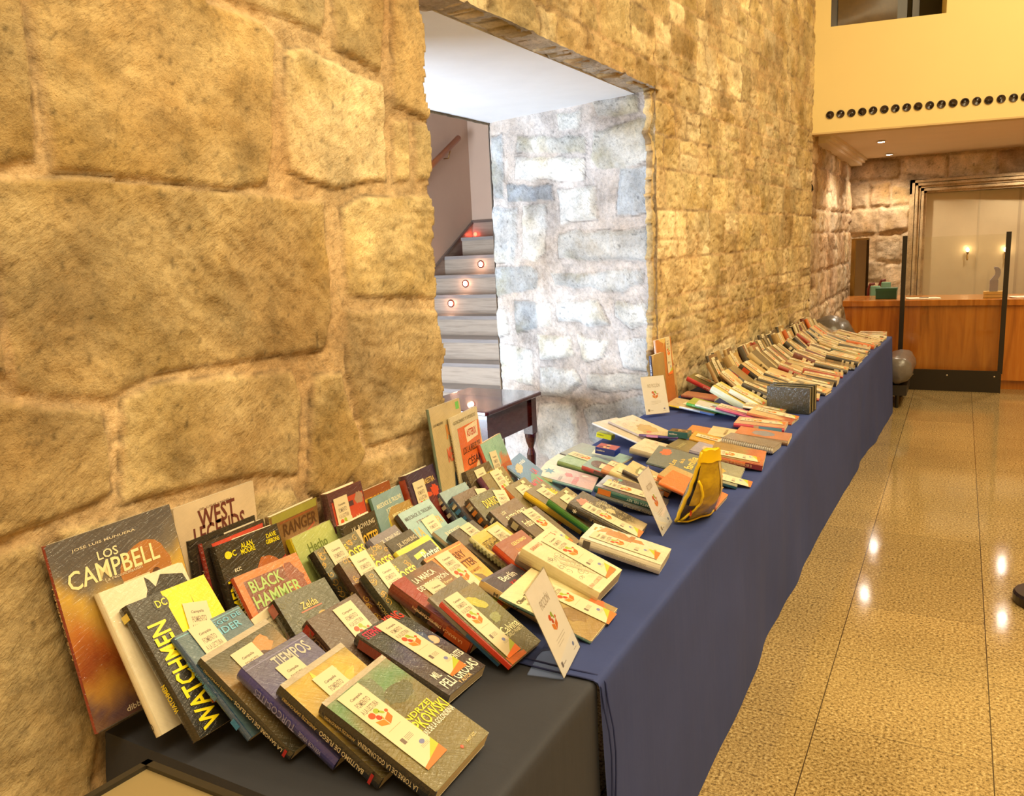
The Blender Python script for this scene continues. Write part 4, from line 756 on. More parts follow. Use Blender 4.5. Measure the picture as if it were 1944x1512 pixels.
# ================================================================ TABLECLOTHS
TZ=.707
def ex(y): return -.655+.135*max(0,y-4.6)/3.4 if y>4.6 else -.655
def cloth(name, y0, y1, off, col, label, step, end0=False, end1=False, seed=1):
    X=[];                                  # profile positions: s<0 back drop, 0..1 top, 1..2 drop
    S_=[-.35,-.02,0]+[i/14 for i in range(1,14)]+[.955,.985,1.0,1.02,1.04,1.07]+[1.07+.93*i/22 for i in range(1,23)]
    Yl=[]; y=y0
    while y<y1-1e-6: Yl.append(y); y+=step
    Yl.append(y1); rs=random.Random(seed); ph=[rs.random()*6.28 for _ in range(9)]
    def folds(y,d):
        f=.7*math.sin(y*2.3+ph[0]+d*1.6)+.5*math.sin(y*6.1+ph[1]-d*2.2)+.22*math.sin(y*14.7+ph[2]+d*1.1); g=.55+.45*math.sin(y*2.1+ph[4])
        return f*g
    v=[]
    for y in Yl:
        e=ex(y)+off; xb=float(wallx(y))+.012
        for s in S_:
            if s<=0: x=xb+(.0 if s==0 else -.004); z=TZ+off*.35+(s if s<-.1 else (-.01 if s<0 else 0))
            elif s<=1: x=xb+(e-.012-xb)*s; z=TZ+off*.35
            else:
                d=s-1
                if d<=.04: a=d/.04*pi/2; x=e-.012+.012*math.sin(a); z=TZ+off*.35-.012*(1-math.cos(a))
                else: k=(d-.04)/.96; z=TZ-.012-(TZ-.014)*k; x=e+.016*math.sin(pi*min(k,.75)/1.5)*folds(y,k)+.03*k
            v.append((x,y,z))
    n=len(S_); fs=[(j*n+i,j*n+i+1,(j+1)*n+i+1,(j+1)*n+i) for j in range(len(Yl)-1) for i in range(n-1)]
    mb=MB(); mb.add(v,fs,col)
    for flag,jj,sg in ((end0,0,-1),(end1,len(Yl)-1,1)):
        if flag:      # end drop down to the floor
            row=[v[jj*n+i] for i in range(2,n)]; xs=[p[0] for p in row]; e=ex(Yl[jj])+off; xb=row[0][0]; g=[]
            for r_ in range(9):
                k=r_/8
                for i in range(25):
                    x=xb+(e+.03*k-xb)*i/24; g.append((x,Yl[jj]+sg*(.012*min(1,k*6)+.02*k*math.sin(x*21+ph[5])+.02*k),(TZ+off*.35)*(1-k)+.012*k))
            mb.add(g,[(r_*25+i,r_*25+i+1,(r_+1)*25+i+1,(r_+1)*25+i) for r_ in range(8) for i in range(24)],col)
    o=mb.build(name,M_CLOTH,None,True); tag(o,label,'tablecloth'); return o
def cloth_mat():
    m,nt,b,_,L=nodes('woven_blue_cloth'); a=N_(nt,'ShaderNodeVertexColor',layer_name='Col'); n=noise(nt,2.5,4,.6); r=ramp(nt,n.outputs[0],[(.3,.9),(.7,1.08)]); L.new(mixc(nt,a.outputs[0],r.outputs[0],1,'MULTIPLY'),b.inputs['Base Color'])
    b.inputs['Roughness'].default_value=.75; b.inputs['Sheen Weight'].default_value=0; b.inputs['Sheen Roughness'].default_value=.4; b.inputs['Specular IOR Level'].default_value=.3
    n2=noise(nt,420,2,.6); p=bump(nt,n2.outputs[0],b,.25,.001); n3=noise(nt,4,3,.5,(1,3,.6)); bump(nt,n3.outputs[0],b,.35,.012,p); return m
M_CLOTH=cloth_mat()
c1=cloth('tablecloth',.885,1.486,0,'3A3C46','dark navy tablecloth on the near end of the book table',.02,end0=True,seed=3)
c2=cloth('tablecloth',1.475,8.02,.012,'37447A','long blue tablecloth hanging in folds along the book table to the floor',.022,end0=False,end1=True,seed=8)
h=MB(); pts=[]
for k in range(2):
    yy=1.478+.024*k; pth=[(-1.49+(.80*i/20),yy+.004*math.sin(i*.6),TZ+.0045+.0012) for i in range(21)]+[(-.66,yy,TZ+.004),(-.6415,yy+.002,TZ-.01),(-.638,yy+.006,TZ-.06)]+[(-.636+.03*i/10+.006*math.sin(i),yy+.008+.02*math.sin(i*.5)*i/10,TZ-.06-.06*i) for i in range(1,11)]
    h.tube(pth,.0022,'2C3668',6)
h.build('hem',M_CLOTH,c2,True)
# ================================================================ SIGNS, SMALL BOXES, POUCH
def sign(p, word, label):
    root=empty('sign_holder',label=label,cat='sign'); root.matrix_world=bmatrix(p); L,W,T=.212,.15,.0025
    th,ro=p[4],p[5]
    mb=MB(); mb.box(0,W,0,L,.0024,.0034,'FFFFFF'); mb.box(0,W,0,L,-.0014,-.0004,'FFFFFF'); mb.box(0,W,L,L+.002,-.0014,.0034,'FFFFFF'); mb.build('acrylic_pocket',M_CLEAR,root)
    # foot lies flat on the table, going back under the leaning pocket
    R=Matrix.Rotation(-th,4,'X'); mb=MB(); mb.box(0,W,0,.085,-.0012,.0012,'FFFFFF',R); mb.build('foot',M_CLEAR,root)
    mb=MB(); mb.box(.002,W-.002,.002,L-.002,.0003,.0014,'F8F0E6'); z=.00165
    text(mb,word,W/2,L-.052,z,.075 if len(word)>8 else .062,.026,'B8AC9C'); logo(mb,W/2,L*.5,.042,z)
    for k in range(3): mb.rect(W/2-.03,L*.33-k*.007,W/2+.03-(k==2)*.02,L*.33+.0015-k*.007,z,'C4BAAC')
    mb.rect(.018,.018,.028,.03,z,'807060'); mb.rect(.03,.02,.05,.022,z,'A09488'); mb.disc(W-.03,.026,z,.006,.005,'8088B0'); mb.rect(W-.04,.014,W-.02,.0155,z,'A09488')
    mb.build('paper_insert',M_PRINT,root); return root
sign(F2['sign1'],'FICCIÓN','clear acrylic sign reading FICCIÓN at the near front corner of the table')
sign(F2['sign2'],'FICCIÓN','leaning clear acrylic sign beside the yellow zipped pouch')
sign(F2['sign3'],'NO FICCIÓN','white NO FICCIÓN sign standing by the bright stone recess')
def card_box(p, side, topc, word, label, wc='F0E8D8'):
    L,W,T=p[6:9]; root=empty('small_box',label=label,cat='box'); root.matrix_world=bmatrix(p)
    mb=MB(); mb.rbox(0,W,0,L,0,T,.003,side); mb.build('carton',M_PLASTIC,root)
    mb=MB(); mb.rect(.002,.002,W-.002,L-.002,T+.0004,topc[0])
    for k in range(6): mb.disc(W*(.2+.6*rnd.random()),L*(.2+.6*rnd.random()),T+.0006+k*.00015,W*.16,W*.1,topc[1+k%2],14,rnd.random()*3,.3)
    mb.build('picture',M_INK,root); mb=MB(); text(mb,word,L*.3,0,0,L*.4,T*.28,wc,lambda a,b,c:(-.0006,L-a,T*.6+b)) if False else text(mb,word,L*.72,0,0,L*.4,T*.26,wc,lambda a,b,c:(-.0006,2*L*.72-a,T*.6+b)); mb.build('print',M_INK,root); return root
card_box(F2['bluebox'],'20389A',('A8482C','E8B878','5A2A18'),'minilibros','small blue box with a brown picture lid near the recess edge of the table')
card_box(F2['yellowbox'],'E8E020',('F0EC50','F0F080','E0D020'),'minilibros','small bright yellow box under the white open atlas','7A7420')
card_box(F2['tealbox'],'1E5A5E',('6A5438','D8A878','3A3020'),'minilibros','small teal box with a dark picture lid behind the flat olive book')
# zipped vinyl pouch: silver back, yellow pack inside, piping, standing upright
base=Vector((-.75,2.57,TZ+.014)); t=empty('zipped_pouch',base,label='yellow-edged clear zipped pouch standing upright at the front edge',cat='pouch')
p0=Vector((-.795,2.50,TZ+.016))-base; p1=Vector((-.715,2.66,TZ+.016))-base; A1=Vector((-.695,2.475,.985))-base; A2=Vector((-.655,2.52,.985))-base
def lerp(a,b,k): return a+(b-a)*k
def ring(tt,k,th,sc=1.0,off=0):
    c=lerp((p0+p1)/2,(A1+A2)/2,tt); u=lerp((p1-p0)/2,(A2-A1)/2,min(1,tt**1.3)); n=Vector((u.y,-u.x,0)).normalized()
    w_=.014+.05*math.sin(pi*min(1,(tt+.12)*.9))**1.2*(1-tt*.75); return c+u*math.cos(th)*sc+n*(math.sin(th)*w_*sc+off+.012*math.sin(pi*tt))+Vector((.0,.0,.0025*math.sin(th*5+tt*17)))
def loft(mb,t0,t1,a0,a1,sc,col,nt_=16,na=18,wob=.0025,cap=False):
    mb.grid([i/na for i in range(na+1)],[j/nt_ for j in range(nt_+1)],lambda x,y:ring(t0+(t1-t0)*y,0,a0+(a1-a0)*x,sc+wob/.03*.06*math.sin(x*23+y*31)*math.sin(y*17)),col)
mb=MB(); loft(mb,.0,1,pi*1.02,pi*1.98,1.0,'A8AEB8'); mb.build('silver_back',attr_mat('silver_film',.22,.4,20,.2,18,.5,.01,metal=.6),t,True)
mb=MB(); loft(mb,0,1,.0,pi,1.04,'FFFFFF'); mb.build('clear_front',M_PVC,t,True)
mb=MB(); loft(mb,.03,.86,.05,pi-.35,.95,'E8C020',16,18,.006); mb.build('yellow_pack',attr_mat('yellow_foil_pack',.25,.5,14,.35,16,.9,.02),t,True)
mb=MB(); loft(mb,.3,.96,.12,1.0,1.0,'E8D4A8',12,8,.001); mb.build('paper_card',M_PRINT,t,True)
mb=MB(); loft(mb,0.01,.26,2.3,pi-.02,.98,'4A3C28',8,8,.006); mb.build('dark_contents',M_PLASTIC,t,True)
mb=MB(); loft(mb,.84,1.0,.0,pi*2,1.12,'F0C810',6,18,.01); mb.poly([ring(1,0,2*pi*q/18,1.1) for q in range(18)],'F0C810'); mb.build('zip_band',M_PLASTIC,t,True)
mb=MB()
def pipe(f,r): mb.tube([f(k/14)+Vector((.0015*math.sin(k*2.2),.0015*math.cos(k*1.9),0)) for k in range(15)],r,'F0CC10',8)
pipe(lambda k:ring(k*.97,0,pi),.0065); pipe(lambda k:ring(0,0,pi-pi*k),.004); pipe(lambda k:ring(k*.97,0,0),.004); pipe(lambda k:ring(.02+.6*k,0,pi-.5-.9*k*(1-k)*2,1.06),.0045); mb.build('zip_piping',M_PLASTIC,t,True)
mb=MB(); mb.disc(0,0,0,.014,.011,'D8502C',12); o=mb.build('red_tag',M_PLASTIC,t); o.location=ring(.14,0,pi-.75,1.12); o.rotation_euler=(1.35,0,-.9)
# three slipcased notebooks on edge
for i,(x,y) in enumerate(((-.66,4.39),(-.655,4.445),(-.65,4.5))):
    t=empty('slipcase_book',(x,y,TZ+.006),-.12,label='dark green wrapped hardback standing on its long edge, %s of the three upright ones'%('front','middle','rear')[i] if i!=1 else 'dark green wrapped hardback standing on its long edge, between the other two upright ones',cat='book',group='upright green hardbacks')
    mb=MB(); mb.box(-.225,0,0,.004,0,.142,'2C3020'); mb.box(-.225,0,.024,.028,0,.142,'2C3020'); mb.box(-.229,-.225,0,.028,0,.142,'2C3020'); mb.build('cover',M_COVER,t)
    mb=MB(); mb.box(-.224,-.004,.004,.024,.003,.139,'F0E0B0'); mb.build('pages',M_PAGES,t)
# framed panel on a floor stand in the near foreground
t=empty('floor_sign_stand',(-.86,.50,0),label='beige floor sign with a thin black frame at the bottom left corner',cat='sign stand')
PZ=1.1; P0=Vector((-.773,.500,PZ)); d1=(Vector((-.780,.434,PZ))-P0).normalized(); d2=(Vector((-.636,.502,PZ))-P0).normalized()
org=Vector((-.86,.50,0)); 
def pan_pt(a,b,z): return P0-org+d1*a+Vector((-d1.y,d1.x,0))*b+Vector((0,0,z)) if False else P0-org+d1*a+d2*b+Vector((0,0,z))
mb=MB(); fw=.009
for a0,a1,b0_,b1_ in ((0,.42,0,fw),(0,.42,.3-fw,.3),(0,fw,0,.3),(.42-fw,.42,0,.3)):
    vs=[pan_pt(a,b,z) for z in (-.012,.004) for a,b in ((a0,b0_),(a1,b0_),(a1,b1_),(a0,b1_))]; mb.add(vs,[(3,2,1,0),(4,5,6,7),(0,1,5,4),(1,2,6,5),(2,3,7,6),(3,0,4,7)],'2A2620')
mb.build('frame',attr_mat('black_frame_plastic',.3,.2),t)
mb=MB(); mb.add([pan_pt(a,b,z) for z in (-.01,-.001) for a,b in ((fw,fw),(.42-fw,fw),(.42-fw,.3-fw),(fw,.3-fw))],[(3,2,1,0),(4,5,6,7),(0,1,5,4),(1,2,6,5),(2,3,7,6),(3,0,4,7)],'8C7A54'); mb.build('panel_face',M_PAINT,t)
cpt=pan_pt(.21,.15,0); mb=MB(); mb.tube([(cpt.x,cpt.y,.02),(cpt.x,cpt.y,PZ-.01)],.016,'2A2620',14); mb.build('pole',M_PLASTIC,t,True)
MB().lathe([(.17,0),(.17,.012),(.03,.022),(.018,.03)],'2A2620',28,Matrix.Translation((cpt.x,cpt.y,0))).build('base',M_PLASTIC,t)
# dark round base at the right edge of the frame
t=empty('barrier_post',(.40,4.0,0),label='dark round weighted base at the right edge of the picture',cat='post base')
MB().lathe([(.115,0),(.12,.01),(.12,.04),(.112,.052),(.03,.058),(.02,.06)],'2A1C12',32).build('base',M_PLASTIC,t); MB().lathe([(.018,.055),(.018,.95),(.024,.96),(.02,.985),(.004,.99)],'3A2C1C',16).build('pole',M_METAL,t)
# ================================================================ COUNTER AREA
def wood_mat():
    m,nt,b,_,L=nodes('orange_beech_veneer'); n=noise(nt,2.2,6,.6,(7,7,.6),dist=.6); r=ramp(nt,n.outputs[0],[(.25,'8A4A14'),(.5,'B46A20'),(.75,'C88030')]); L.new(r.outputs[0],b.inputs['Base Color']); b.inputs['Roughness'].default_value=.22; b.inputs['Coat Weight'].default_value=.4; n2=noise(nt,1.5,2,.5); bump(nt,n2.outputs[0],b,.12,.02); return m
MW=wood_mat(); t=empty('reception_counter',(-1.1,9.4,0),.03,label='long orange wooden reception counter at the far end of the hall',cat='counter')
mb=MB(); mb.rbox(0,3.6,0,.75,.868,.932,.01,'FFFFFF'); mb.build('countertop',MW,t)
mb=MB(); mb.prism([(.012,.868),(.02,.866),(3.58,.866),(3.58,.1),(.10,.1),(.07,.55)],'y',.035,.06,'FFFFFF'); mb.box(.05,3.58,.06,.7,.1,.866,'FFFFFF'); mb.build('front_panel',MW,t)
mb=MB(); mb.box(.12,3.55,.1,.65,0,.1,'FFFFFF'); mb.build('plinth',MW,t)
t=empty('protective_screen',(-.06,9.30,0),label='free-standing clear screen with two black posts and black base board before the counter',cat='screen')
blk=attr_mat('matte_black_steel',.4,.1)
mb=MB(); pts=[(-.55,0),(.48,0),(.48,.185),(.465,.212),(.445,.22),(-.55,.22)]; mb.prism(pts,'y',0,.02,'1A130C'); mb.build('base_board',blk,t)
for x0,x1,nm in ((-.447,-.447,'post'),(.467,.467,'post')): mb=MB(); mb.box(x0-.022,x0+.022,.022,.05,.19,1.60,'1A120C'); mb.build(nm,blk,t)
mb=MB(); mb.box(-.43,.45,.033,.038,.22,1.58,'FFFFFF'); mb.build('clear_pane',M_PANE,t)
for x in (-.32,-.0,.42): MB().lathe([(.008,0),(.008,.003),(.003,.005)],'D8D0C0',10,Matrix.Translation((x,0,.165))@Matrix.Rotation(pi/2,4,'X')).build('screw',M_METAL,t)
# leather sofa behind the table end
leather=attr_mat('grey_brown_leather',.32,.25,10,.25,7,.5,.03)
t=empty('leather_sofa',(-.78,8.62,0),label='low grey leather sofa with round bolster arms behind the table end',cat='sofa')
def bolster(cx,cy,z,L_,r,M=None,col='6E6660'):
    mb=MB(); n=22
    prof=[(.02,0),(r*.55,.006),(r*.92,.03),(r,.07),(r*1.02,L_*.3),(r*.97,L_*.5),(r*1.03,L_*.7),(r,L_-.07),(r*.92,L_-.03),(r*.55,L_-.006),(.02,L_)]
    vs=[]
    for k,(rr,zz) in enumerate(prof):
        for q in range(n): a=2*pi*q/n; g=rr*(1+.04*math.sin(a*5+k*1.3)+.03*math.sin(a*9-k)); vs.append(Vector((cx+g*math.cos(a),cy+zz,z+g*math.sin(a))))
    mb.add(vs,[(i*n+k,i*n+(k+1)%n,(i+1)*n+(k+1)%n,(i+1)*n+k) for i in range(len(prof)-1) for k in range(n)]+[tuple(reversed(range(n))),tuple(range((len(prof)-1)*n,len(prof)*n))],col); return mb
bolster(.32,-.42,.36,.75,.125).build('arm_bolster',leather,t,True)
mb=MB(); mb.rbox(-.42,.22,-.38,.3,.2,.4,.07,'6A625C'); mb.build('seat',leather,t,True)
mb=MB(); X=[i/12 for i in range(13)]; mb.grid([i/16 for i in range(17)],[j/10 for j in range(11)],lambda u,v:(-.46+.36*u+.0,-.42+.06*math.sin(v*pi)+.34*(1-abs(2*v-1)**3)*.2,.36+.49*math.sin(pi*min(1,max(0,.06+.88*u)))**.45*min(1,v*2.2) ),'5E564E') if False else mb.lathe([(.02,.0),(.16,.01),(.21,.12),(.2,.30),(.14,.42),(.05,.47),(.002,.48)],'5E564C',24,Matrix.Translation((-.32,-.1,.38))@Matrix.Diagonal((1.15,1.5,1,1))); mb.build('backrest',leather,t,True)
mb=MB(); mb.box(-.4,.4,-.36,.28,.12,.22,'2A241E'); mb.build('base_frame',blk,t)
for x in (-.36,.32):
    for y in (-.34,.26): MB().lathe([(.016,0),(.02,.12)],'1A140E',12,Matrix.Translation((x,y,0))).build('leg',blk,t)
# things on and behind the counter
CT=.933
t=empty('green_box',(-.79,9.62,CT),.0,label='dark green box on the left part of the counter',cat='box'); mb=MB(); mb.rbox(0,.205,0,.16,0,.11,.004,'1F4A34'); mb.build('box_body',M_PAINT,t); mb=MB(); mb.box(-.003,.208,-.003,.163,.085,.115,'245238'); mb.build('lid',M_PAINT,t)
for i,x in enumerate((-.885,-.825)):
    t=empty('green_chair',(x,10.4+.75*i,0),label='green upholstered chair with red wooden frame behind the counter, %s one'%('left','right, mostly behind the green box')[i] if i==0 else 'green upholstered chair with red wooden frame, behind the dark green box',cat='chair',group='chairs behind the counter')
    mb=MB(); mb.rbox(-.03,.08,-.03,.03,.5,1.03,.02,'6E9478'); mb.build('backrest',attr_mat('green_fabric',.85),t); mb=MB(); mb.rbox(-.05,.12,-.02,.35,.42,.48,.02,'6E9478'); mb.build('seat',attr_mat('green_fabric_seat',.85),t)
    mb=MB(); mb.tube([(-.05,.0,.0),(-.05,.0,1.0),(-.03,0,1.05),(.02,0,1.055)],.016,'6A1E16',10); mb.build('frame',wood_r,t,True)
    for a,b_ in ((.1,0),(.1,.33),(-.05,.33)): mb=MB(); mb.tube([(a,b_,0),(a,b_,.45)],.015,'6A1E16',8); mb.build('leg',wood_r,t,True)
t=empty('wall_mirror',(-1.2,11.3,0),.9,label='tall gilt-framed mirror leaning in the corner behind the counter',cat='mirror')
mb=MB(); mb.box(-.02,0,-.03,.03,.0,1.58,'B89A5C'); mb.box(.22,.235,-.02,.02,.0,1.58,'4A3A28'); mb.box(0,.22,-.02,.02,1.56,1.585,'B89A5C'); mb.box(0,.22,-.02,.02,0,.03,'B89A5C'); mb.build('frame',M_METAL,t)
m,nt,b,_,L=nodes('mirror_glass'); b.inputs['Metallic'].default_value=1; b.inputs['Roughness'].default_value=.04; b.inputs['Base Color'].default_value=(.7,.7,.68,1); MB().box(0,.22,-.005,.005,.03,1.56,'FFFFFF').build('mirror_glass',m,t)
for i in range(2):
    t=empty('wood_block',(.23,9.63,CT+.002+.032*i),.02*i,label='pale wooden block under the curved sculpture, %s one'%('lower','upper')[i],cat='block'); MB().rbox(0,.2,0,.12,0,.03,.003,'D0A860').build('block',M_PAINT,t)
t=empty('sculpture',(.315,9.68,CT+.066),label='small grey sculpture with a curved top on two wooden blocks',cat='sculpture')
mb=MB(); mb.box(-.035,.04,-.03,.03,0,.115,'9A94A4'); mb.build('foot_block',M_PAINT,t); mb=MB(); pts=[]
pr=[(-.03,.115),(.012,.115),(.028,.15),(.035,.19),(.03,.225),(-.0,.24),(.03,.252),(.055,.22),(.06,.17),(.045,.13),(.035,.115)]
mb.prism([(-.032,.115),(.03,.115),(.05,.15),(.058,.19),(.052,.225),(.03,.245),(-.0,.248),(-.005,.235),(.01,.2),(.008,.17),(-.01,.145)],'y',-.028,.028,'A49EAE'); mb.build('curved_top',M_PAINT,t)
for i,(x,y,a,cc,lb) in enumerate(((-.45,9.55,.1,'F0E4CC','white papers lying on the counter between the posts'),(.52,9.6,.2,'F0D8C0','stack of pale papers on the counter right of the sculpture'))):
    t=empty('papers',(x,y,CT+.0005),a,label=lb,cat='papers'); mb=MB()
    for k in range(4): mb.box(0-.01*k,.3-.012*k,0+.01*k,.2,.0015*k,.0015*k+.001,cc)
    mb.build('sheets',M_PRINT,t)
t=empty('pen',(-.36,9.6,CT+.0075),.3,label='dark pen lying on the counter papers',cat='pen'); MB().tube([(0,0,.004),(.09,0,.004)],.004,'2A2420',8).build('barrel',M_PLASTIC,t)
# ================================================================ BOOKS
G1='books leaning in the row nearest the camera'; K='1E1C1A'; Wh='F4EEDC'; Cr='F2E6C0'; Yl='F6E21A'; Go='D8A83A'
def sty(id, label, cov, spine, hard, bm, texts=(), art=(), **k): book(FIT[id],cov,spine,hard,bm,texts,art,label,**k)
sty('campbell','large grey and orange album titled CAMPBELL leaning on the wall at the near corner','5A5654','8A2A22',True,None,
 [('JOSÉ LUIS MUNUERA',.42,.93,.5,.008,'D8CEB8'),('LOS',.42,.86,.16,.018,Cr),('CAMPBELL',.45,.78,.72,.038,'F6EAB8'),('La reconciliación',.5,.725,.3,.007,'D8CEB8'),('dibbuks',.35,.04,.2,.012,'E8DCC8'),('S','LOS CAMPBELL',.6,.4,.5,'E8C8A0')],
 [('g',[(-.2,'8A6A5A'),(.0,'6A4A3E'),(.07,'584050'),(.18,'B8883A'),(.28,'8A3A1A'),(.42,'B86A2A'),(.55,'C8A050'),(.66,'D8B04A'),(.74,'7A7268'),(.85,'56545A'),(1.2,'504E52')]),('o',.68,.72,.2,.2,'B87A42',0,.2),('o',.62,.52,.2,.14,'C07A3A',.4,.3),('o',.75,.62,.05,.1,'5A3424'),('o',.6,.62,.09,.04,'6A4030',.4)])
add_bookmark(bpy.data.objects['book'],Matrix.Translation((FIT['campbell'][7]*.47,FIT['campbell'][6]*.115,FIT['campbell'][8]+.003)))
def B0(): pass
sty('white','pale cream hardback with a black ink shape, just in front of the large orange album','EADFC4','D8CCB0',True,None,[('EX',.3,.14,.14,.02,K),('S','O',.07,.05,.5,K)],
 [('p',[(.42,.82),(.5,.9),(.52,.99),(.56,.96),(.6,.9),(.7,.97),(.95,.92),(.98,.8),(.9,.6),(.5,.55),(.4,.7)],K),('o',.6,.7,.3,.2,K,0,.5)])
sty('watchmen','black and yellow comic book with WATCHMEN down its cover in the nearest row','1C1A16','16140F',True,(.3,.035,-.25),[('V','WATCHMEN',.2,.42,.78,.045,Yl),('DC',.36,.925,.13,.016,'F0D820'),('S','WATCHMEN',.32,.2,.5,Yl)],
 [('p',[(.42,1.0),(1,1),(1,.0),(.9,.0),(.42,.55)],'F8E400'),('p',[(.62,.5),(.66,.62),(.72,.9),(.7,.62),(.78,.5)],'3A3208'),('o',.36,.925,.09,.09,'2A2A20'),('s',.9,.95,'E8D020'),('r',.33,.0,1,.12,'1C1A16')])
sty('ender','blue-grey paperback with white bookmark and GO DE letters, right of the yellow and black comic','4E6A78','24486C',False,(.2,0,0),[('EL JUEGO DE',.6,.93,.7,.014,'6AB4D8'),('ENDER',.62,.86,.5,.016,'6AB4D8'),('S','ORSON SCOTT CARD',.6,.35,.35,'5AA8E0')],[('r',.0,.97,1,.98,'6AA8C0'),('o',.6,.4,.3,.3,'3A5A70',0,.3),('s',.12,.2,'2A90D8'),('s',.4,.55,'2A6AA8')])
POLISH='E4D8B8'
sty('elfos','dark fantasy paperback with a bronze cover and grey paper band, spine ending in LOS ELFOS','5A5038','26261F',False,(.28,.03,0),[('S','LA SANGRE DE LOS ELFOS',.33,.5,.38,POLISH),('S','ANDRZEJ SAPKOWSKI',.76,.32,.3,'C8B070')],[('g',[(0,'3A3626'),(.4,'6A5A36'),(.7,'9A7840'),(.85,'5A5640'),(1,'4A4A3A')]),('o',.62,.8,.24,.14,'C88A50',.4,.3),('o',.62,.72,.12,.1,'4A2A1A',.2,.3),('r',0,.95,1,1,'B8AC98'),('s',.04,.065,'C83028')])
sty('turcos','thick violet-blue hardback with silver letters in the nearest row','4C4A80','3A3C90',True,(.3,.04,0),[('TIEMPOS',.62,.88,.55,.03,'C8C4B8'),('S','TURCOS-ITES',.6,.42,.5,'8A8AC0'),('S','VERNOR VINGE',.24,.22,.3,'9A9AC8')],[('g',[(0,'4A4884'),(.6,'565484'),(1,'6A6880')]),('o',.75,.88,.14,.14,'5C5A88'),('r',.0,.95,1,.958,'8A88B0')])
sty('fuego','paperback with a golden cover and dark spine reading BAUTISMO DE FUEGO','6A5A2A','22221E',False,(.32,.03,0),[('S','BAUTISMO DE FUEGO',.35,.42,.36,POLISH),('S','ANDRZEJ SAPKOWSKI',.76,.34,.3,'C8B070')],[('g',[(0,'4A4018'),(.4,'6A5820'),(.75,'B89838'),(.93,'C8A840'),(1,'A89040')]),('o',.72,.8,.1,.14,'D8A838',.3,.2),('o',.66,.72,.2,.06,'E0B848',.5,.3),('p',[(.35,.9),(.38,.96),(.42,.84),(.4,.78)],'E8D048'),('r',0,.95,1,1,'B8AC98'),('s',.06,.085,'C83028')])
sty('golondrina','thick paperback with green landscape cover and large yellow author letters at the very front','6E6424','1E1E1E',False,(.14,.015,0),[('ANDRZEJ',.62,.475,.5,.017,'F0E040'),('SAPKOWSKI',.66,.40,.66,.026,'F0E040'),('LA TORRE DE LA GOLONDRINA',.66,.325,.66,.012,Wh),('FANTASY',.8,.075,.16,.007,'D8C890'),('S','LA TORRE DE LA GOLONDRINA',.38,.52,.34,POLISH),('S','ANDRZEJ SAPKOWSKI',.8,.28,.26,'C8B070')],
 [('g',[(0,'6A5E1E'),(.35,'72641E'),(.55,'6A5E20'),(.68,'7A7240'),(.85,'5E8A5A'),(.94,'6A8A60'),(1,'8A9070')]),('o',.5,.82,.13,.2,'6A7458',-.3,.3),('o',.72,.68,.2,.12,'5A5C34',0,.3),('o',.42,.87,.08,.14,'8A8468',-.2,.3),('r',0,.955,1,1,'B8AC98'),('o',.63,.075,.02,.02,'D84020',0,.6)])
sty('west','large pale album titled WEST LEGENDS leaning on the wall behind the grey album','E4D0B4','C8B498',True,None,[('WEST',.5,.885,.46,.046,'6A3430'),('LEGENDS',.52,.79,.64,.046,'6A3430'),('DEL LUGAR Y NOVELA',.5,.945,.4,.005,'8A7060')],[('g',[(0,'B89868'),(.3,'A08060'),(.5,'D8C0A0'),(1,'E6D4BA')]),('o',.4,.3,.4,.3,'8A6A50',.3,.3)])
sty('blackframe','black bordered book with a white strip leaning against the pale album','1A1816','1A1816',True,None,[],[('r',.5,.93,.98,.96,'E8E0D0'),('r',.08,.1,.92,.88,'3A2A28')])
sty('redspine','book with red top band and red lettered spine behind the black comic','2A2018','8A2018',True,None,[('S','SUPERMAN RED SON',.5,.6,.45,'E0C0A0')],[('p',[(.15,.97),(.97,.97),(.97,.88),(.2,.86)],'C83A2A'),('r',.1,.2,.9,.8,'3A2A22')])
sty('moore','black comic with yellow letters and a tan hooded shape, behind the orange comic','1E1C18','18160F',True,None,[('ALAN',.46,.93,.18,.013,Yl),('MOORE',.46,.885,.22,.013,Yl),('DAVE',.86,.93,.16,.011,Yl),('GIBBONS',.86,.885,.22,.011,Yl),('DC',.22,.9,.12,.014,Yl),('ECC',.24,.77,.1,.008,Wh),('V','WATCHMEN',.13,.36,.7,.03,Yl)],[('o',.68,.66,.2,.22,'A85A2A',-.3,.15),('o',.66,.52,.22,.1,'7A2A34',.3,.1),('p',[(.3,.56),(1,.74),(1,.72),(.3,.53)],'A02A20'),('o',.16,.9,.05,.05,Yl)])
sty('hammer','orange comic titled BLACK HAMMER in pale green letters','B8682A','C04A1C',False,(.2,.1,.2),[('BLACK',.4,.86,.5,.03,'A8C878'),('HAMMER',.48,.72,.72,.032,'A8C878'),('ORÍGENES',.76,.6,.3,.012,Wh),('SECRETOS',.8,.55,.3,.012,Wh),('S','BLACK HAMMER',.75,.4,.5,'F0E0C0')],[('g',[(0,'9A4A1C'),(.4,'B05A24'),(.7,'D0702A'),(1,'D87A2E')]),('r',.1,.6,.72,.93,'7A3A1C'),('o',.82,.8,.12,.2,'8A4020',.3,.4),('p',[(.5,.62),(.98,.62),(.98,.5),(.5,.52)],'E06A20')])
sty('zeldag','thick dark green guide book with a gold crest, below the orange comic','4A4A2A','2C2A18',True,None,[('Zelda',.5,.8,.3,.018,'D8B850')],[('w',.05,.05,.95,.95,26,'6A6638'),('r',.3,.73,.7,.745,'C05A30'),('o',.62,.6,.1,.1,'C8A048'),('o',.62,.6,.06,.06,'E8D8A0'),('s',.84,.97,'C03828')])
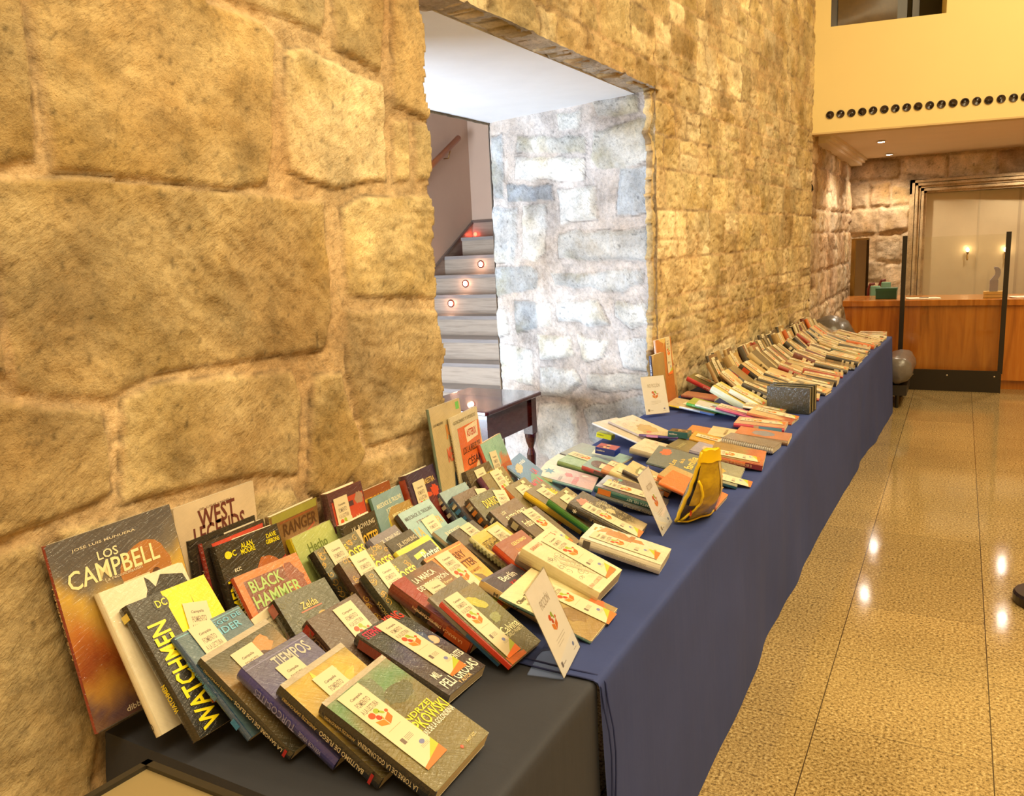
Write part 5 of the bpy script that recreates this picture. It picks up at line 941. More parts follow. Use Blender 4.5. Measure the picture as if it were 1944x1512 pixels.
sty('zeldab','thick dark brown book with a white bookmark right of the violet-blue hardback','4A3428','3A1E18',True,(.45,.01,0),[('S','ZELDA',.7,.4,.5,'8A6A4A')],[('g',[(0,'46301F'),(1,'5A4230')]),('s',.84,.97,'C03828')])
sty('king','thick novel with pink and red title letters and a round badge, front of second row','3A3638','2A2624',False,(.36,.01,0),[('STEPHEN',.26,.93,.42,.022,'D83A5A'),('KING',.78,.95,.36,.03,'D8402A'),('MIL',.2,.22,.14,.02,Wh),('MENTES',.82,.26,.3,.02,Wh),('PELI GROSAS',.52,.1,.84,.026,Wh),('Y AUTOR',.5,.03,.3,.01,'E8C890')],[('g',[(0,'3A3230'),(.4,'4A4040'),(.6,'4A4868'),(.8,'3A4038'),(1,'3A3A30')]),('o',.86,.52,.1,.1,'D8B890'),('o',.86,.52,.08,.08,'E8C8A8'),('o',.7,.6,.16,.2,'4A5A80',0,.4),('s',.6,.95,'8A3218')],page='C8BCA0')
sty('ranger','brown carved-looking book with yellow-green top edge leaning on the wall','7A5A34','6A5030',True,None,[('RANGER',.6,.84,.7,.034,'5A3A20'),('TIGRES',.6,.7,.6,.03,'5A3A20')],[('r',0,.93,1,1,'B8B450'),('g',[(0,'6A4A28'),(.9,'8A6438')]),('r',.05,.93,.98,1,'A8A448'),('p',[(.2,.6),(.9,.8),(.9,.78),(.2,.58)],'B04A28'),('p',[(.2,.92),(.9,.92),(.9,.905),(.2,.905)],'A05A30')])
sty('hay','pale green book with a yellow spine and the word HAY','A8B868','E0CC20',False,(.15,.14,0),[('Hecho',.5,.82,.46,.026,'6A7838'),('HAY',.62,.67,.5,.036,'E8E080'),('AQUÍ',.6,.5,.5,.03,'E8E080')],[('g',[(0,'98A85A'),(1,'B8C478')]),('s',.0,1,'E8D41C')])
for q,(i,cc,l) in enumerate((('dios1','4A4A2C','black-spined book of ornate gold letters, nearest the wall of three alike'),('dios2','6A3E1E','brown ornate book with gold curls between two dark ones alike'),('dios3','4E4C22','dark green ornate book with gold curls, nearest the camera of three alike'))):
    sty(i,l,cc,('1A140E','3A1C12','1E2418')[q],True,(.22,.0,0),[('LOS',.56,.885,.18,.016,'F0D840'),('DIOSES',.7,.775,.56,.03,'F0D840'),('NÓRDICOS',.6,.52,.6,.02,'F0D840'),('S','DIOSES NÓRDICOS',.4,.55,.4,'E0C878')],[('g',[(0,cc),(.7,cc),(1,'6A6030')]),('w',.02,.86,.98,.98,14,'D8A830'),('w',.02,.3,.12,.9,7,'D8A830'),('w',.88,.3,.98,.9,7,'D8A830')],group='ornate gold-lettered books')
sty('marca','thick red and brown book with white title on the ESCORPIÓN cover','7A4E24','7A2A18',False,(.22,.05,-.1),[('LA MARCA',.56,.88,.5,.019,Wh),('DEL ESCORPIÓN',.58,.78,.72,.02,Wh),('Nancy Farmer',.72,.685,.4,.011,'F0DCA0'),('S','LA MARCA DEL ESCORPIÓN',.4,.6,.26,'E0B080'),('S','Nancy Farmer',.52,.3,.22,'F0E0C0')],[('g',[(0,'8A3A1A'),(.4,'7A4A24'),(.6,'9A7638'),(.8,'8A5A30'),(1,'6A5436')]),('p',[(0,1),(.3,1),(.2,.6),(.1,.3),(0,.2)],'A03A20'),('s',.02,.3,'B8501E'),('s',.5,.65,'2A1A14')])
sty('greybook','thin grey and blue wrapped book under the red-edged paperback','6A6048','8A8476',False,None,[],[('s',.0,.45,'2A5A88'),('s',.45,1,'7A7468')])
sty('calvina','olive paperback with bright red edge and the word CALVINA','5E5A26','C83418',False,(.06,.0,0),[('Calvina',.7,.34,.5,.022,'E8E0B0'),('CARLO FRABETTI',.72,.26,.5,.01,'D8D0A0')],[('g',[(0,'6A6430'),(.4,'56521E'),(.8,'6A682A'),(1,'7A6A3A')]),('o',.6,.78,.24,.1,'B8B420',-.8,.3),('o',.66,.52,.14,.1,'8A9050',.4,.4),('s',0,1,'D83A1A'),('p',[(.02,.0),(.5,0),(.5,.05),(.02,.1)],'D86A2A')])
sty('hpred','purple edged red book with POTTER in cream, leaning on the wall','B83A28','4A2228',True,(.12,.02,0),[('Potter',.7,.66,.5,.036,'F0D8A8'),('cáliz de fuego',.7,.42,.5,.016,'F0B090')],[('r',0,0,1,1,'5A2E38'),('r',.07,.0,.97,.9,'C04028'),('o',.84,.85,.12,.12,'A88A78',0,.3),('r',.42,.8,.66,.85,'4A2A38')])
sty('hpdark','dark starry book with gold POTTER lettering, below the red book','3A3222','2A2218',True,(.12,.03,.05),[('J.K. ROWLING',.56,.88,.7,.018,'D8CCB0'),('POTTER',.66,.7,.55,.034,'E8B840')],[('g',[(0,'4A3E28'),(1,'3E3828')])]+[('o',.4+.5*((i*37)%10)/10,.3+.3*((i*53)%10)/10,.008,.008,'F0E8C8') for i in range(14)])
sty('hpgrey','grey-violet book with pale author letters between two dark starry ones','7A748A','6A647A',True,(.2,.1,.1),[('J.K. ROWLING',.56,.86,.7,.018,'E8E0D0')],[('g',[(0,'6A6478'),(1,'8A8490')]),('o',.5,.6,.2,.1,'B8A070',0,.3)])
sty('hpdark2','dark grey book with orange-gold POTTER lettering beside the yellow framed one','3E3A34','2E2A24',True,(.18,.1,.0),[('J.K. ROWLING',.6,.86,.7,.018,'D8CCB0'),('POTTER',.72,.66,.5,.03,'D8982A')],[('g',[(0,'3A342A'),(1,'4A463C')])])
sty('hpyellow','black book with a bright yellow border and white POTTER','E8D838','D8C82A',True,(.2,.08,0),[('Potter',.72,.76,.48,.034,Wh)],[('r',.07,.0,.95,.92,'3A3630'),('p',[(.3,.84),(.62,.86),(.62,.79),(.3,.77)],'F0E450')])
sty('hpgold','golden orange book with dark HARRY POTTER letters and a wing','D8921E','3A2A10',True,(.22,.01,0),[('HARRY',.62,.84,.46,.026,'6A3A0A'),('POTTER',.66,.7,.5,.026,'6A3A0A'),('Y EL LEGADO MALDITO',.64,.58,.46,.009,'8A5A1A')],[('g',[(0,'E8B828'),(.4,'F0C024'),(.8,'D88E20'),(1,'C87A20')]),('p',[(.62,.56),(.78,.5),(.9,.25),(.8,.12),(.72,.3),(.7,.42)],'7A5A1E'),('r',.03,.95,.97,.96,'F0D060')])
sty('mikered','rust-red comic book behind the light blue one, against the wall','9A5226','8A4A22',True,None,[('MIKECRACK, EL TROLLINO',.5,.87,.9,.016,'F0C840')],[])
sty('mikeblue','light blue comic book with cream lettering below the rust-red one','7AA0B0','4A7A6A',True,None,[('MIKECRACK, EL TROLLINO',.52,.86,.84,.016,'F4F0D0'),('Y TIMBA VK',.56,.76,.44,.016,'F4F0D0'),('LOS',.6,.6,.5,.03,'F0C838')],[('g',[(0,'5A8A88'),(.5,'88A8A8'),(1,'8AB0C0')])])
sty('mikegold','tan and yellow comic book between the two light blue comics','A88A4A','D0B828',True,None,[('MIKECRACK, EL TROLLINO',.56,.86,.86,.015,'F0E4B0'),('Y TIMBA VK',.56,.78,.4,.013,'F0E4B0')],[])
sty('mikelight','pale blue comic book with gold title letters and a brown spine','8AB4BC','3A2218',True,(.42,.05,0),[('MIKECRACK, EL TROLLINO',.5,.87,.84,.014,'3A3430'),('Y TIMBA VK',.5,.76,.4,.012,'6A3A30'),('LA',.22,.62,.2,.034,'F0A820'),('TRAMPA',.74,.66,.4,.03,'F0A820'),('LEGENDARIA',.7,.42,.4,.012,'F0B838')],[('g',[(0,'6A8A88'),(.4,'88B8B8'),(1,'9AC0C8')]),('o',.72,.3,.2,.1,'8A6A3A',0,.3)])
sty('lyceo','pale blue paperback with cream title below the gold-lettered comic','8AAFB4','B09A78',False,None,[('BLACKWOOD',.46,.86,.5,.016,'F0E8C8'),('MISTERIOS',.6,.72,.4,.022,'5A5A5A')],[('g',[(0,'C8B080'),(.5,'9AB4A8'),(1,'8AB0B8')])])
sty('purplehp','thick purple book with red figures, in front of the tall leaning albums','3E2440','4A2038',True,(.12,.03,0),[('MAESTRA',.68,.83,.4,.018,'D8B870')],[('g',[(0,'6A1E1C'),(.4,'7A2420'),(.7,'3E2440'),(1,'38284A')]),('o',.8,.68,.14,.12,'D8482A',0,.5),('o',.5,.66,.2,.05,'D8502A',0,.5),('o',.3,.4,.1,.1,'A03020',0,.4),('s',.6,.95,'B8441E')])
sty('splat','cream book with red splash shapes, right of the purple book','E4D8A0','D8C890',True,(.38,.0,0),[('LAS',.6,.88,.3,.014,'A8A088')],[('o',.26,.62,.1,.2,'E05028',.2,.7),('o',.84,.74,.12,.14,'E04C24',0,.7),('o',.8,.5,.16,.1,'D84820',0,.6),('o',.28,.36,.12,.1,'D8481E',0,.5)])
for i,l,cc,a,b_ in (('plaid1','pale blue diary with a navy checked spine','8AA8B4','26324A','D8D0B0'),('plaid2','brown striped diary with a blue checked spine','6A5444','1E2E4A','3A8AC8'),('plaid3','olive diary with an orange and black checked spine','5E5A34','3A2A1C','E88A28')):
    sty(i,l,cc,a,True,(.45,-.0,-.3) if i!='plaid1' else None,[('DIARIO',.55,.8,.5,.03,{'plaid1':'5A6A78','plaid2':'8A7A64','plaid3':'E8D040'}[i])]+([('de Greg',.56,.6,.5,.03,'E89038')] if i=='plaid3' else []),[('s',.04+.14*k,.1+.14*k,b_) for k in range(7)]+[('s',.84,.93,'E8DCB8')],group='checked-spine diaries')
sty('darkwrap','dark wrapped paperback with a cream bookmark left of the ridged yellow comic','3E382C','26221C',False,(.4,.0,.0),[],[('g',[(0,'6A5A40'),(.6,'7A6A50'),(1,'4A4234')]),('o',.5,.5,.14,.06,'C88A30',.3,.2)])
sty('wigetta','yellow comic titled WIGETTA with a pale ridged spine','E0C050','C8C490',True,(.5,.01,0),[('VEGETTA777 WILLYREX',.36,.8,.6,.016,'4A3A10'),('WIGETTA',.45,.69,.8,.034,'5A4A10')],[('r',.05,.85,.5,.9,'D8B838')]+[('s',.04+.06*k,.07+.06*k,'A8A470') for k in range(15)])
sty('orangered','rust and orange paperback with a bright orange spine, behind the cream thick novel','A0522A','D84A18',False,(.26,.06,0),[('La venganza',.62,.72,.5,.024,'E89828'),('GERONIMO',.62,.86,.5,.012,'F0D890')],[('g',[(0,'B86A30'),(1,'98502C')])])
sty('caseplastic','clear plastic wrapped beige case book, behind the black-spined yellow-lettered one','D4BE94','B8A078',True,None,[],[('r',.05,.05,.95,.93,'E0CCA0'),('r',.08,.94,.92,.97,'F0E4C8')])
sty('tyler','dark olive book with yellow title letters and black spine, under the tall comic album','5E4E34','2A1C14',True,(.3,.01,0),[('LOS DIARIOS',.7,.8,.55,.02,'F0D830'),('OTOÑO',.68,.6,.4,.016,'E0B840'),('S','TYLER',.6,.5,.4,Wh)],[('g',[(0,'6A5A3C'),(1,'54462E')])])
ISL=[('A',0)]
for i,l,sp,hl in (('islap','olive arched-pattern book with a purple spine','6A2A5A','E8E0B0'),('islao','olive arched-pattern book with an orange spine','D8782A','E0D4B0'),('islay','olive arched-pattern book with a long bright yellow spine','F0CC10','F0DC20'),('islag','olive arched-pattern book with a green spine','3A8A2E','D8C8A0')):
    sty(i,l,'7A6A3C',sp,True,(.3,.02,0) if i!='islap' else (.36,0,0),[('BLAKE',.62,.76,.5,.026,hl)],[('g',[(0,'6A5C34'),(1,'867644')])]+[('p',[(.25+.06*k,.5),(.27+.06*k,.5),(.62+.022*(k-5),.86),(.6+.022*(k-5),.86)],hl) for k in range(12)]+[('o',.62,.66,.3,.1,hl if i=='islay' else '6A5A34'),('r',.68,.9,.82,.96,'E8D8A8')],group='arched-pattern story books')
sty('imos','brown paperback with cream title ending IMOS and black spine','6E5230','2A1E14',False,(.4,.1,.25),[('LOS',.3,.86,.14,.012,Cr),('FUTBOLÍSIMOS',.6,.74,.7,.03,Cr)],[('s',.86,.9,'E8E0C8'),('s',.74,.8,'E8E0C8')])
sty('futbol','brown paperback with large cream title and patterned dark spine, partly under the cream thick novel','6E5436','3A2A1C',False,(.4,.0,0),[('Futbolísimos',.42,.76,.6,.03,Cr)],[('g',[(0,'8A6E44'),(.5,'6A5638'),(1,'5E4A34')]),('w',.1,.2,.9,.6,16,'A88A5A'),('s',.8,.92,'C8BC98'),('s',.5,.56,'C8BC98')])
sty('flower','large dark paperback with pale leaf pattern and a pink flower, black spine','5A5030','1E1814',False,(.08,.04,0),[('S','*',.88,.06,.5,Wh),('S','INVISIBLE',.5,.3,.3,'8A7A5A')],[('g',[(0,'D8C49A'),(.14,'C8B488'),(.2,'5E5434'),(1,'544A2C')]),('o',.42,.86,.2,.16,'C88468',.2,.5),('w',.3,.2,.98,.8,60,'D8CC9A'),('o',.7,.5,.1,.12,'D8C890',.2,.5)])
sty('killing','dark grey paperback with red lettering and tan spine beginning EL, right of the golden book','4A4248','B89A60',False,(.3,.14,0),[('Berlín',.56,.84,.44,.024,'F0E8D8'),('Kilim de la',.72,.68,.6,.022,'D83A28'),('princesa',.76,.56,.5,.022,'D83A28'),('S','EL KILIM',.55,.4,.45,'3A2A18')],[('r',0,.95,1,1,'5E5666')])
sty('twist','thin wide cream and olive picture book titled Oliver Twist, under the near acrylic sign','D8CC98','1E5048',False,(.52,.05,0),[('Oliver Twist',.24,.8,.4,.014,'3A3428'),('Charles Dickens',.28,.72,.34,.007,'6A6048'),('S','OLIVER TWIST',.4,.4,.5,'A89868')],[('g',[(0,'9A7A3A'),(.35,'A88E4E'),(.55,'C8B070'),(.62,'E8DCA8'),(1,'ECE0B0')]),('o',.4,.3,.16,.2,'8A6A30',.3,.3),('o',.86,.2,.14,.14,'D86A28',0,.5),('o',.7,.08,.1,.06,'C85A24',0,.5),('p',[(0,.56),(.5,.6),(.5,.58),(0,.54)],'6A5030')])
sty('maas2','grey-pink novel with a dark round head shape under the thick cream novel','A89078','8A7462',False,None,[('SARAH J.',.24,.88,.3,.014,'7A5048'),('MAAS',.24,.8,.3,.018,'7A5048')],[('o',.4,.62,.24,.2,'2E3448',-.5,.15),('o',.4,.54,.1,.08,'C8C4B8',0,.3),('o',.5,.5,.05,.03,'E05028',0,.5)],page='A89880')
sty('maas','very thick cream novel with faint silver feather drawing at the table front','E4D8AC','D8CCA0',False,(.5,.02,0),[('MAAS',.8,.9,.3,.018,'C07A60'),('SARAH J.',.28,.9,.34,.016,'C07A60'),('UNA CORTE DE',.3,.12,.6,.012,'D8A890'),('TOR.',.8,.06,.2,.008,'A89878')],[('w',.08,.25,.6,.7,30,'A8A080'),('p',[(.3,.6),(.35,.62),(.7,.25),(.66,.22)],'B8B08C'),('p',[(.2,.55),(.26,.6),(.5,.2),(.46,.18)],'C0B890')],page='D8CCA8')
sty('juegos','thick white novel with a golden mockingbird ring, lying at the table front edge','EDE6D4','E4DCC6',False,(.16,.02,0),[('S','LOS JUEGOS DEL HAMBRE',.42,.5,.28,'B0A488')],[('g',[(0,'EADFBE'),(.6,'EEE6CE'),(1,'F0EBDD')]),('p',[(.55,.78),(.9,.8),(.95,.6),(.8,.5),(.86,.36),(.7,.3),(.66,.42),(.55,.6)],'C88A3E'),('p',[(.6,.9),(.98,.84),(.96,.74),(.7,.8)],'D09A50'),('p',[(.45,.56),(.95,.5),(.96,.44),(.5,.46)],'B87A38')]+[('o',.72+.26*math.cos(a*.35),.52+.42*math.sin(a*.35),.025,.04,'C8B048',a*.35) for a in range(1,13)]+[('s',.86,.95,'6A6258')],page='DED2B0')
sty('juegosm','tall beige game book with faded JUEGOS letters and a dark castle, leaning by the recess','C8B68C','5E7466',True,None,[('JUEGOS',.66,.78,.5,.05,'E08A3A'),('MENTALES',.64,.6,.56,.05,'D86A50'),('LOS MEJORES',.22,.86,.3,.01,'5A5A50')],[('r',.84,.92,.95,.98,'6AC850'),('p',[(.3,.0),(.8,.0),(.86,.2),(.7,.34),(.66,.46),(.6,.36),(.5,.46),(.44,.34),(.34,.3)],'34485A'),('s',.0,.3,'A85A38')])
sty('asterix','orange and cream comic album titled LOS LAURELES DEL CÉSAR','D8CCA8','C8BC98',True,None,[('GOSCINNY Y UDERZO',.5,.94,.8,.012,'8A8468'),('ASTERIX',.66,.8,.34,.026,'C03020'),('LOS LAURELES DEL',.6,.66,.66,.024,'3A2A18'),('CÉSAR',.62,.55,.5,.034,'4A2A18'),('S','R.GOSCINNY A.UDERZO',.6,.5,.5,'5A4A38')],[('r',.2,.0,.97,.88,'E06A24'),('p',[(.44,.86),(.92,.88),(.88,.74),(.46,.72)],'F0E0C0')])
sty('monstro','teal and orange illustrated book with a rounded corner, right of the orange album','B8803A','C8502E',False,(.1,.04,-.1),[('CUENTOS',.7,.56,.5,.03,'C85A34')],[('g',[(0,'A89058'),(.5,'C8884A'),(.66,'D07A40'),(.7,'8ABCA8'),(1,'98C8B4')]),('w',.1,.72,.9,.98,24,'78AC98'),('o',.64,.3,.22,.12,'8AA068',.3,.4)])
sty('mola','blue square picture book with pink letters and clouds beside the bright recess','6E9CC8','5A86B0',True,None,[('MOLA',.34,.42,.5,.04,'E8607A'),('LA',.7,.6,.2,.03,'E8607A'),('más',.66,.86,.3,.018,'E8F0F8')],[('g',[(0,'86A8B8'),(.5,'6A98C4'),(1,'6A98D0')]),('o',.4,.42,.3,.16,'78B090',.3,.3),('o',.3,.8,.2,.08,'D8C898',.2,.4),('o',.7,.3,.2,.1,'78B090',0,.4)])
sty('whitetag','thin white booklet between the blue picture book and the green cloth-look book','F0E8DC','E0D8C8',False,None,[],[('o',.5,.5,.2,.1,'E0C8B8',0,.4),('r',.7,.2,.8,.3,'5A6A60')])
sty('star','white picture book with a blue star and pink letters in front of the recess','ECE4DC','78A8B8',True,None,[('LA CIUDAD',.2,.6,.3,.012,'9A98A0'),('ESTRELLAS',.34,.34,.5,.02,'E88A9A')],[('g',[(0,'E0B8B8'),(.3,'C8A8B0'),(.6,'D8CCD0'),(.8,'F0EADE'),(1,'F0EADE')]),('p',[(.5+.22*(1 if k%2 else .45)*math.cos(k*pi/6),.84+.12*(1 if k%2 else .45)*math.sin(k*pi/6)) for k in range(12)],'6AA0C0'),('o',.6,.5,.14,.1,'E8808A',0,.5),('p',[(.7,.26),(.8,.3),(.86,.2),(.8,.14)],'E8E8E8'),('s',.7,1,'E8D8A8')])
sty('greyback','wide grey-green book at the back edge of the table next to the small blue box','9AA8A0','5A5E5C',False,None,[],[('g',[(0,'86B0A0'),(.5,'90A8A0'),(1,'A0A4A0')]),('p',[(.5,.6),(.8,.66),(.86,.5),(.56,.44)],'F0E8D0')])
sty('greenfab','pale green book with fabric-like pattern and a cream bookmark','A8C8A0','88A868',False,(.55,.0,-.1),[],[('w',.02,.02,.98,.98,50,'8CB48C')])
sty('redmill','grey-blue book with brown hill and red spine, right of the pale green one','88A8A0','A8281E',False,(.35,.06,.1),[('PERRO',.5,.4,.5,.02,'4A3A30')],[('o',.5,.74,.3,.26,'6A4A30',.3,.1),('s',.3,.75,'4A2A22')])
sty('orangesm','small orange paperback with cream corner behind the dark blue marker book','D87838','E0904A',False,(.5,-.0,0),[],[('g',[(0,'D86A30'),(1,'E89858')])])
sty('creamsm','small thick cream paperback with plain spine, right of the small orange one','E8D494','D8C488',False,(.3,.02,.1),[],[('o',.5,.6,.2,.2,'E0C880',0,.3),('s',0,.45,'3A6A7A')])
sty('darkband','small book with a dark spine and orange patch behind the middle acrylic sign','C8B078','3A2A24',False,(.3,.05,.1),[],[('g',[(0,'C8A878'),(1,'D8C490')]),('o',.5,.75,.3,.1,'8A8858',0,.5),('s',0,.2,'E88A28')])
sty('marker','brown paperback with a teal and orange spine and cream flowers','6A5248','1A6A64',False,(.18,.02,0),[('FLORES',.5,.78,.5,.02,'E8C880'),('S','CARTA DEL REY',.25,.4,.35,'D8E8D8')],[('g',[(0,'6E584A'),(.85,'62504A'),(.9,'A8B0C8'),(1,'A8B4D0')]),('o',.6,.88,.16,.06,'E8B840'),('o',.3,.8,.1,.07,'4A9880'),('o',.86,.74,.08,.06,'5AA890'),('s',.72,.94,'F08A20')])
sty('monster','dark slate book with cream lettered spine under the teal-spined paperback','4A5058','3A444C',False,None,[('S','QUERIDO MONSTRUO',.3,.5,.45,'C8BC98')],[('g',[(0,'5A6068'),(1,'B8A890')])])
sty('orange1','book with a bright orange spine and cream bookmark, upper of two orange ones','C8A868','F07A14',False,(.12,.03,0),[('S','CUENTO',.7,.3,.3,'C85A10')],[('g',[(0,'D8B878'),(1,'B8985A')])])
sty('orange2','book with a bright orange spine, lower of two orange ones beside the pouch','E07018','F07A14',False,None,[],[])
sty('familia','wide slate-grey picture book with cream FAMILIA letters and an orange burst','5E6E6E','2A4A54',True,(.12,.19,0),[('Los',.34,.74,.26,.022,'F0C868'),('de la',.5,.66,.24,.016,'F0C868'),('familia',.52,.56,.66,.034,'F0C868')],[('g',[(0,'9A9A80'),(.3,'7A8070'),(.4,'5E6E6E'),(1,'5E6C6C')]),('o',.75,.88,.16,.1,'D8602A',0,.6),('o',.5,.24,.2,.1,'D8B048',0,.5),('o',.3,.1,.1,.1,'D87A48',0,.5),('s',0,.3,'1E5A6A')])
sty('beige','cream paperback with a thick plain spine lying near the small blue box','E4D4B0','C8B898',False,None,[],[('w',.1,.1,.9,.9,30,'CDB48C')])
sty('olive','flat olive-brown book behind the slate picture book','8A7A4A','6A5E3A',False,None,[('ZOOLÓGICO',.4,.82,.5,.02,'C8BC80')],[('o',.6,.4,.14,.1,'C87A40',0,.5)])
sty('lilac','grey-lilac shiny book behind the zipped pouch','A8A0B0','8A84A0',False,None,[],[('g',[(0,'A890A0'),(1,'A4A0B8')]),('r',.4,.7,.7,.85,'E8C0A0')])
sty('brownband','brown wide book with orange spine and red end, at the front edge past the pouch','A88448','D86A2A',False,(.1,.0,0),[('S','EL ESCONDITE DE LAS PALABRAS',.5,.6,.4,'F0C890')],[('g',[(0,'C86A38'),(.25,'B8603A'),(.35,'A8844A'),(1,'98783E')]),('s',0,.32,'8A2A1E')])
sty('atlas','large open-looking white atlas sticking out over the recess side of the table','F0ECE4','F0F0F8',True,None,[],[('g',[(0,'E8D8C0'),(.5,'E0CCA8'),(1,'E8D8C8')]),('w',.1,.1,.9,.9,30,'D0B888')])
sty('atlas2','large pale map book lying over the white atlas','E8D8B8','C8C8E0',True,None,[],[('g',[(0,'E0C898'),(.5,'E8D4B0'),(1,'ECE0CC')]),('o',.5,.4,.3,.2,'C8A868',.3,.4),('o',.4,.3,.1,.05,'D86A3A',.3,.4),('w',.1,.3,.9,.9,24,'B8A080')])
sty('tealgreen','wide cream and purple-edged map book behind the small teal box','E0C8A0','5A2A78',True,None,[],[('g',[(0,'C8B850'),(.4,'D8C070'),(1,'E0C8A8')]),('s',.5,.8,'C85078')])
sty('spiral','wire-bound grey notebook lying at the front edge','9A8E80','D8D4CC',False,None,[],[('g',[(0,'8A7E70'),(1,'A4988A')])],page='C8C0B0')
# wire rings of the notebook
r=[o for o in bpy.data.objects if o.get('label','').startswith('wire-bound')][0]; p=FIT['spiral']; mb=MB()
for k in range(24):
    y=p[6]*(.04+.92*k/23); mb.tube([(.004+.011*math.cos(a*.7+.4),y,p[8]/2+ (p[8]*.62)*math.sin(a*.7+.4)) for a in range(10)],.0013,'B8B8B8',6,False)
mb.build('wire_rings',M_METAL,r)
sty('pokol','paperback with a bright red spine and olive cover beneath the wall row','7A6A30','D8303A',False,(.5,.02,0),[('S','Pókol',.35,.25,.5,'F0C8C0')],[])
sty('whites1','cream paperback with a pale green-white spine, right of the red-spined one','E8D070','D8E4DC',False,(.3,0,0),[],[('w',.1,.3,.9,.9,16,'D8BC58')])
sty('whites2','cream paperback with white spine, second of the two pale spines behind the small kids books','ECD67C','E8E8E0',False,(.2,0,.05),[],[('w',.1,.3,.9,.9,16,'D8BC58')])
sty('greenk','picture book with a bright green spine near the white NO FICCIÓN sign','B8C840','3AA83A',True,None,[('S','CUENTOS VERDES',.6,.5,.4,'A8E8A8')],[('g',[(0,'C8B858'),(1,'A8C850')])])
sty('whitek','white picture book with a small red and blue figure and green band','E8F0E8','D8E8E0',True,None,[],[('g',[(0,'48B850'),(.4,'90D090'),(.6,'F0F4F0'),(1,'F4F4F0')]),('o',.3,.6,.1,.08,'D85A48'),('o',.5,.56,.12,.1,'6A78A8',0,.4)])
sty('pinkk','pink and indigo picture book ending in a point beside the green-spined one','D84A70','C83A78',True,(.3,0,0),[],[('g',[(0,'5A5A98'),(.4,'B84A80'),(.7,'E8506A'),(1,'F0D0C0')])])
sty('yellowk','yellow-edged thin book lying just right of the NO FICCIÓN sign','D8C098','F0C818',True,None,[],[('w',.1,.1,.9,.9,16,'B8A078')])
sty('whiteblue','thin book with white and blue spine, left of the green-spined picture book','E0CCA0','D8E0F0',True,(.4,0,0),[],[('s',0,.4,'5A80D0')])
sty('thinwhite','thin cream booklet with a white edge pointing at the front of the table','EACB84','F4F0E8',True,(.3,0,0),[],[])
sty('frontbrown','cream book with brick-brown lower edge sticking out at the front edge before the green hardbacks','DDB06E','C86A3A',False,(.5,.02,0),[],[('g',[(0,'B8502A'),(.2,'C06838'),(.3,'DDB47A'),(1,'E8C890')])])
sty('redblue','book with red and blue spine lying at the front edge behind the wire-bound notebook','D8B080','D83A4A',False,(.4,.02,0),[],[('g',[(0,'E0A070'),(1,'E8C8A0')]),('s',.05,.5,'6AA0B8'),('s',.5,.6,'E8C090')])
sty('orangefl','flat orange paperback near the small teal box','E88A30','C87A30',False,None,[],[])
sty('yellowfl','flat golden-yellow book between the teal box and the wire-bound notebook','E0AC28','D09A20',False,(.3,.02,0),[],[])
sty('creamfl','thin cream booklet on top of the golden-yellow book','F0D8A0','E8D098',False,None,[('PRINCESAS',.5,.7,.6,.012,'8A6A3A')],[])
sty('orangegrey','orange and grey wrapped book at the front edge beyond the wire-bound notebook','D8703A','8A6A4A',False,None,[],[('g',[(0,'C8805A'),(1,'D8783A')]),('o',.5,.5,.3,.3,'8A94A8',0,.2)])
sty('espada','upright cream book with brown title lines beside the NO FICCIÓN sign','D8B87C','C8A868',False,(.1,.1,0),[('La ESPADA DE PAPEL',.5,.9,.8,.016,'A84A34'),('una historia de libros',.5,.82,.6,.006,'6A5A3A')],[('g',[(0,'C87A38'),(.1,'D0A060'),(.3,'D8B880'),(1,'DCC088')]),('o',.7,.25,.06,.16,'8A6A3A',0,.5),('o',.86,.22,.05,.2,'9A6A30',0,.5),('o',.5,.4,.04,.14,'7A6A4A',0,.5)])
sty('bluesp','tan book with a dark blue lettered spine behind the upright cream one','B8965C','1E2E5A',True,None,[('S','AVENTURA DE LEER',.55,.6,.4,'C8D0E0')],[('g',[(0,'A8854C'),(1,'BC9C64')]),('p',[(0,.8),(.2,.98),(.2,1),(0,1)],'D8B880')])
sty('orangepl','glossy orange wrapped book leaning on the wall at the end of the recess','C87838','D8A888',False,(.6,.0,0),[],[('g',[(0,'C07030'),(1,'D88A48')]),('p',[(.2,.98),(.5,.92),(.4,.84),(.6,.95),(.95,.97),(.9,1),(.2,1)],'F0D080')])
sty('flatred','flat pinkish paperback under the red-spined one','C88060','9A4A38',False,None,[],[])
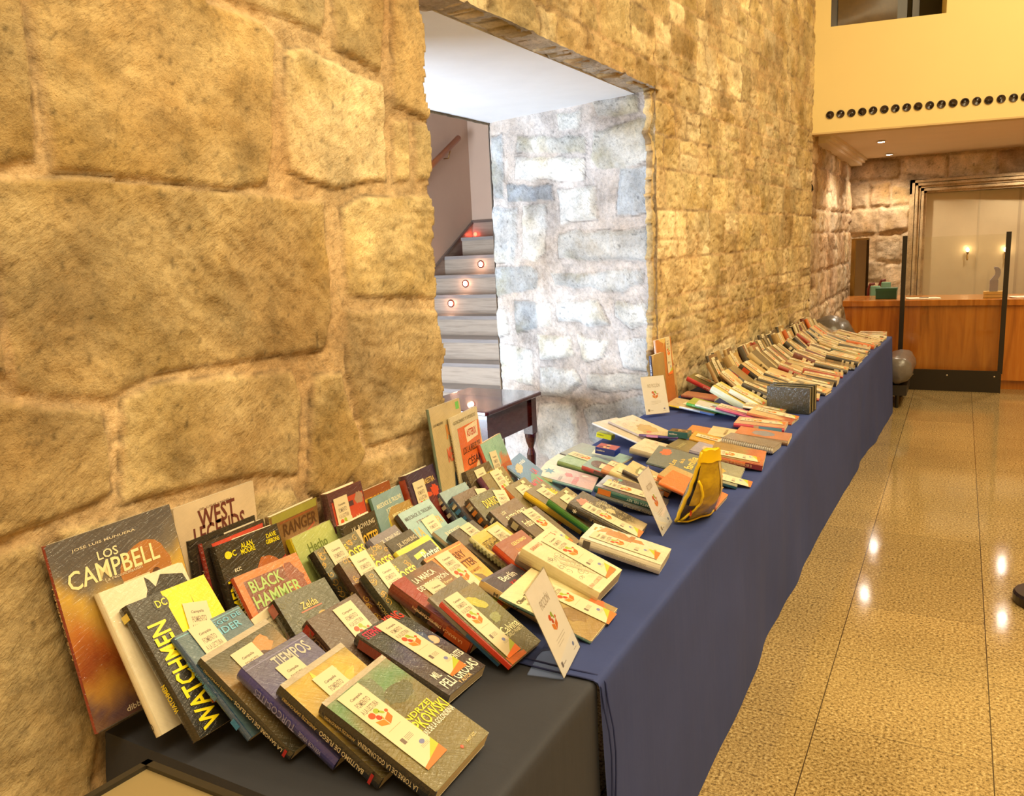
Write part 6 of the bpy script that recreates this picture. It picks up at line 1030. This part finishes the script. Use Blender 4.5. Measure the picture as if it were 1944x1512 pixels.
# ---- the far half of the table: rows across, each book slanting down from the wall to the front edge
SP=['2A241C','D8C48C','2E2A26','A8301C','D86A20','E8DCB8','3A342C','8A7A5A','6A2018','D4C090','4A4640','22201E','B89860','2A241C']
CV=['E4C888','DEBE7C','EAD294','8A7242','D0AC6C','E8CE92','6E6038','DDC084','C8A868','E2CA90','9A8450','D8B878']
SN={'2A241C':'black','E0CC98':'cream','D8C48C':'cream','2E2A26':'black','A8301C':'red','D86A20':'orange','E8DCB8':'ivory','3A342C':'dark','8A7A5A':'khaki','C8B078':'tan','6A2018':'maroon','D4C090':'cream','4A4640':'grey','E4D2A0':'ivory','22201E':'black','B89860':'tan'}
CN={'8A7242':'olive','6E6038':'dark olive','9A8450':'olive','D0AC6C':'tan','C8A868':'tan'}
POS=['leaning on wall','second from wall','middle of its row','next to front one','at front edge']
far=[k for k in FIT if k.startswith('far_')]; rr=random.Random(21); rows=sorted({int(k.split('_')[1]) for k in far}); nr=len(rows)
for k in far:
    _,a,b_=k.split('_'); a=int(a); b_=int(b_); sp=SP[rr.randrange(len(SP))]; cv=CV[rr.randrange(len(CV))]
    art=[]
    if b_<2 and rr.random()<(.75,.4)[b_]: cv=rr.choice(['8A6A48','6E5A3C','B89A64','A07048','7A6A48'])
    if rr.random()<.5: art.append(('o',.7,.5,.15,.12,rr.choice(['A85A30','8A7A50','C88A50','6A5A3A','D8A860']),rr.random(),.4))
    if rr.random()<.35: art.append(('r',.4,.7,.95,.9,rr.choice(['8A3A20','4A4030','B88A50','C8A060'])))
    if a==12 and b_==4: sp='2E4A3C'; cv='D8C888'
    if a in (3,4) and b_==2: sp='1E1A16'; art.append(('s',.62,.86,'E8501C'))
    if a==6 and b_==4: sp='A83018'; cv='D8A070'
    cn=CN.get(cv,'brown' if cv in ('8A6A48','6E5A3C','A07048','7A6A48') else 'cream'); sn=SN.get(sp,'green')
    lab='%s book, %s spine, %s, %s row %s'%(cn,sn,POS[b_],ORD[min(a,nr-a+1)-1],'past the recess' if a<=nr-a+1 else 'from the far end')
    grp='books on the far half of the table, %s'%POS[b_]
    tx=[]
    if a==12 and b_==4: tx=[('S','ROBIN CRUSOE',.5,.6,.5,'E8E0B0')]; art.append(('s',0,.16,'F0D010'))
    if a==6 and b_==4: tx=[('S','DUNCAN WINTERSON',.55,.6,.4,'D88A60')]
    bm=(rr.choice([.1,.2,.3,.45]),rr.choice([0,.0,.02]),rr.uniform(-.06,.06)) if rr.random()<.85 and FIT[k][6]>.17 else None
    book(FIT[k],cv,sp,rr.random()<.3,bm,tx,art,lab,grp,spine_bars=None if tx else (rr.randint(2,4),'E8DCC0' if sn in('black','red','maroon','dark','grey','orange','green') else '6A5638'),fine=False)
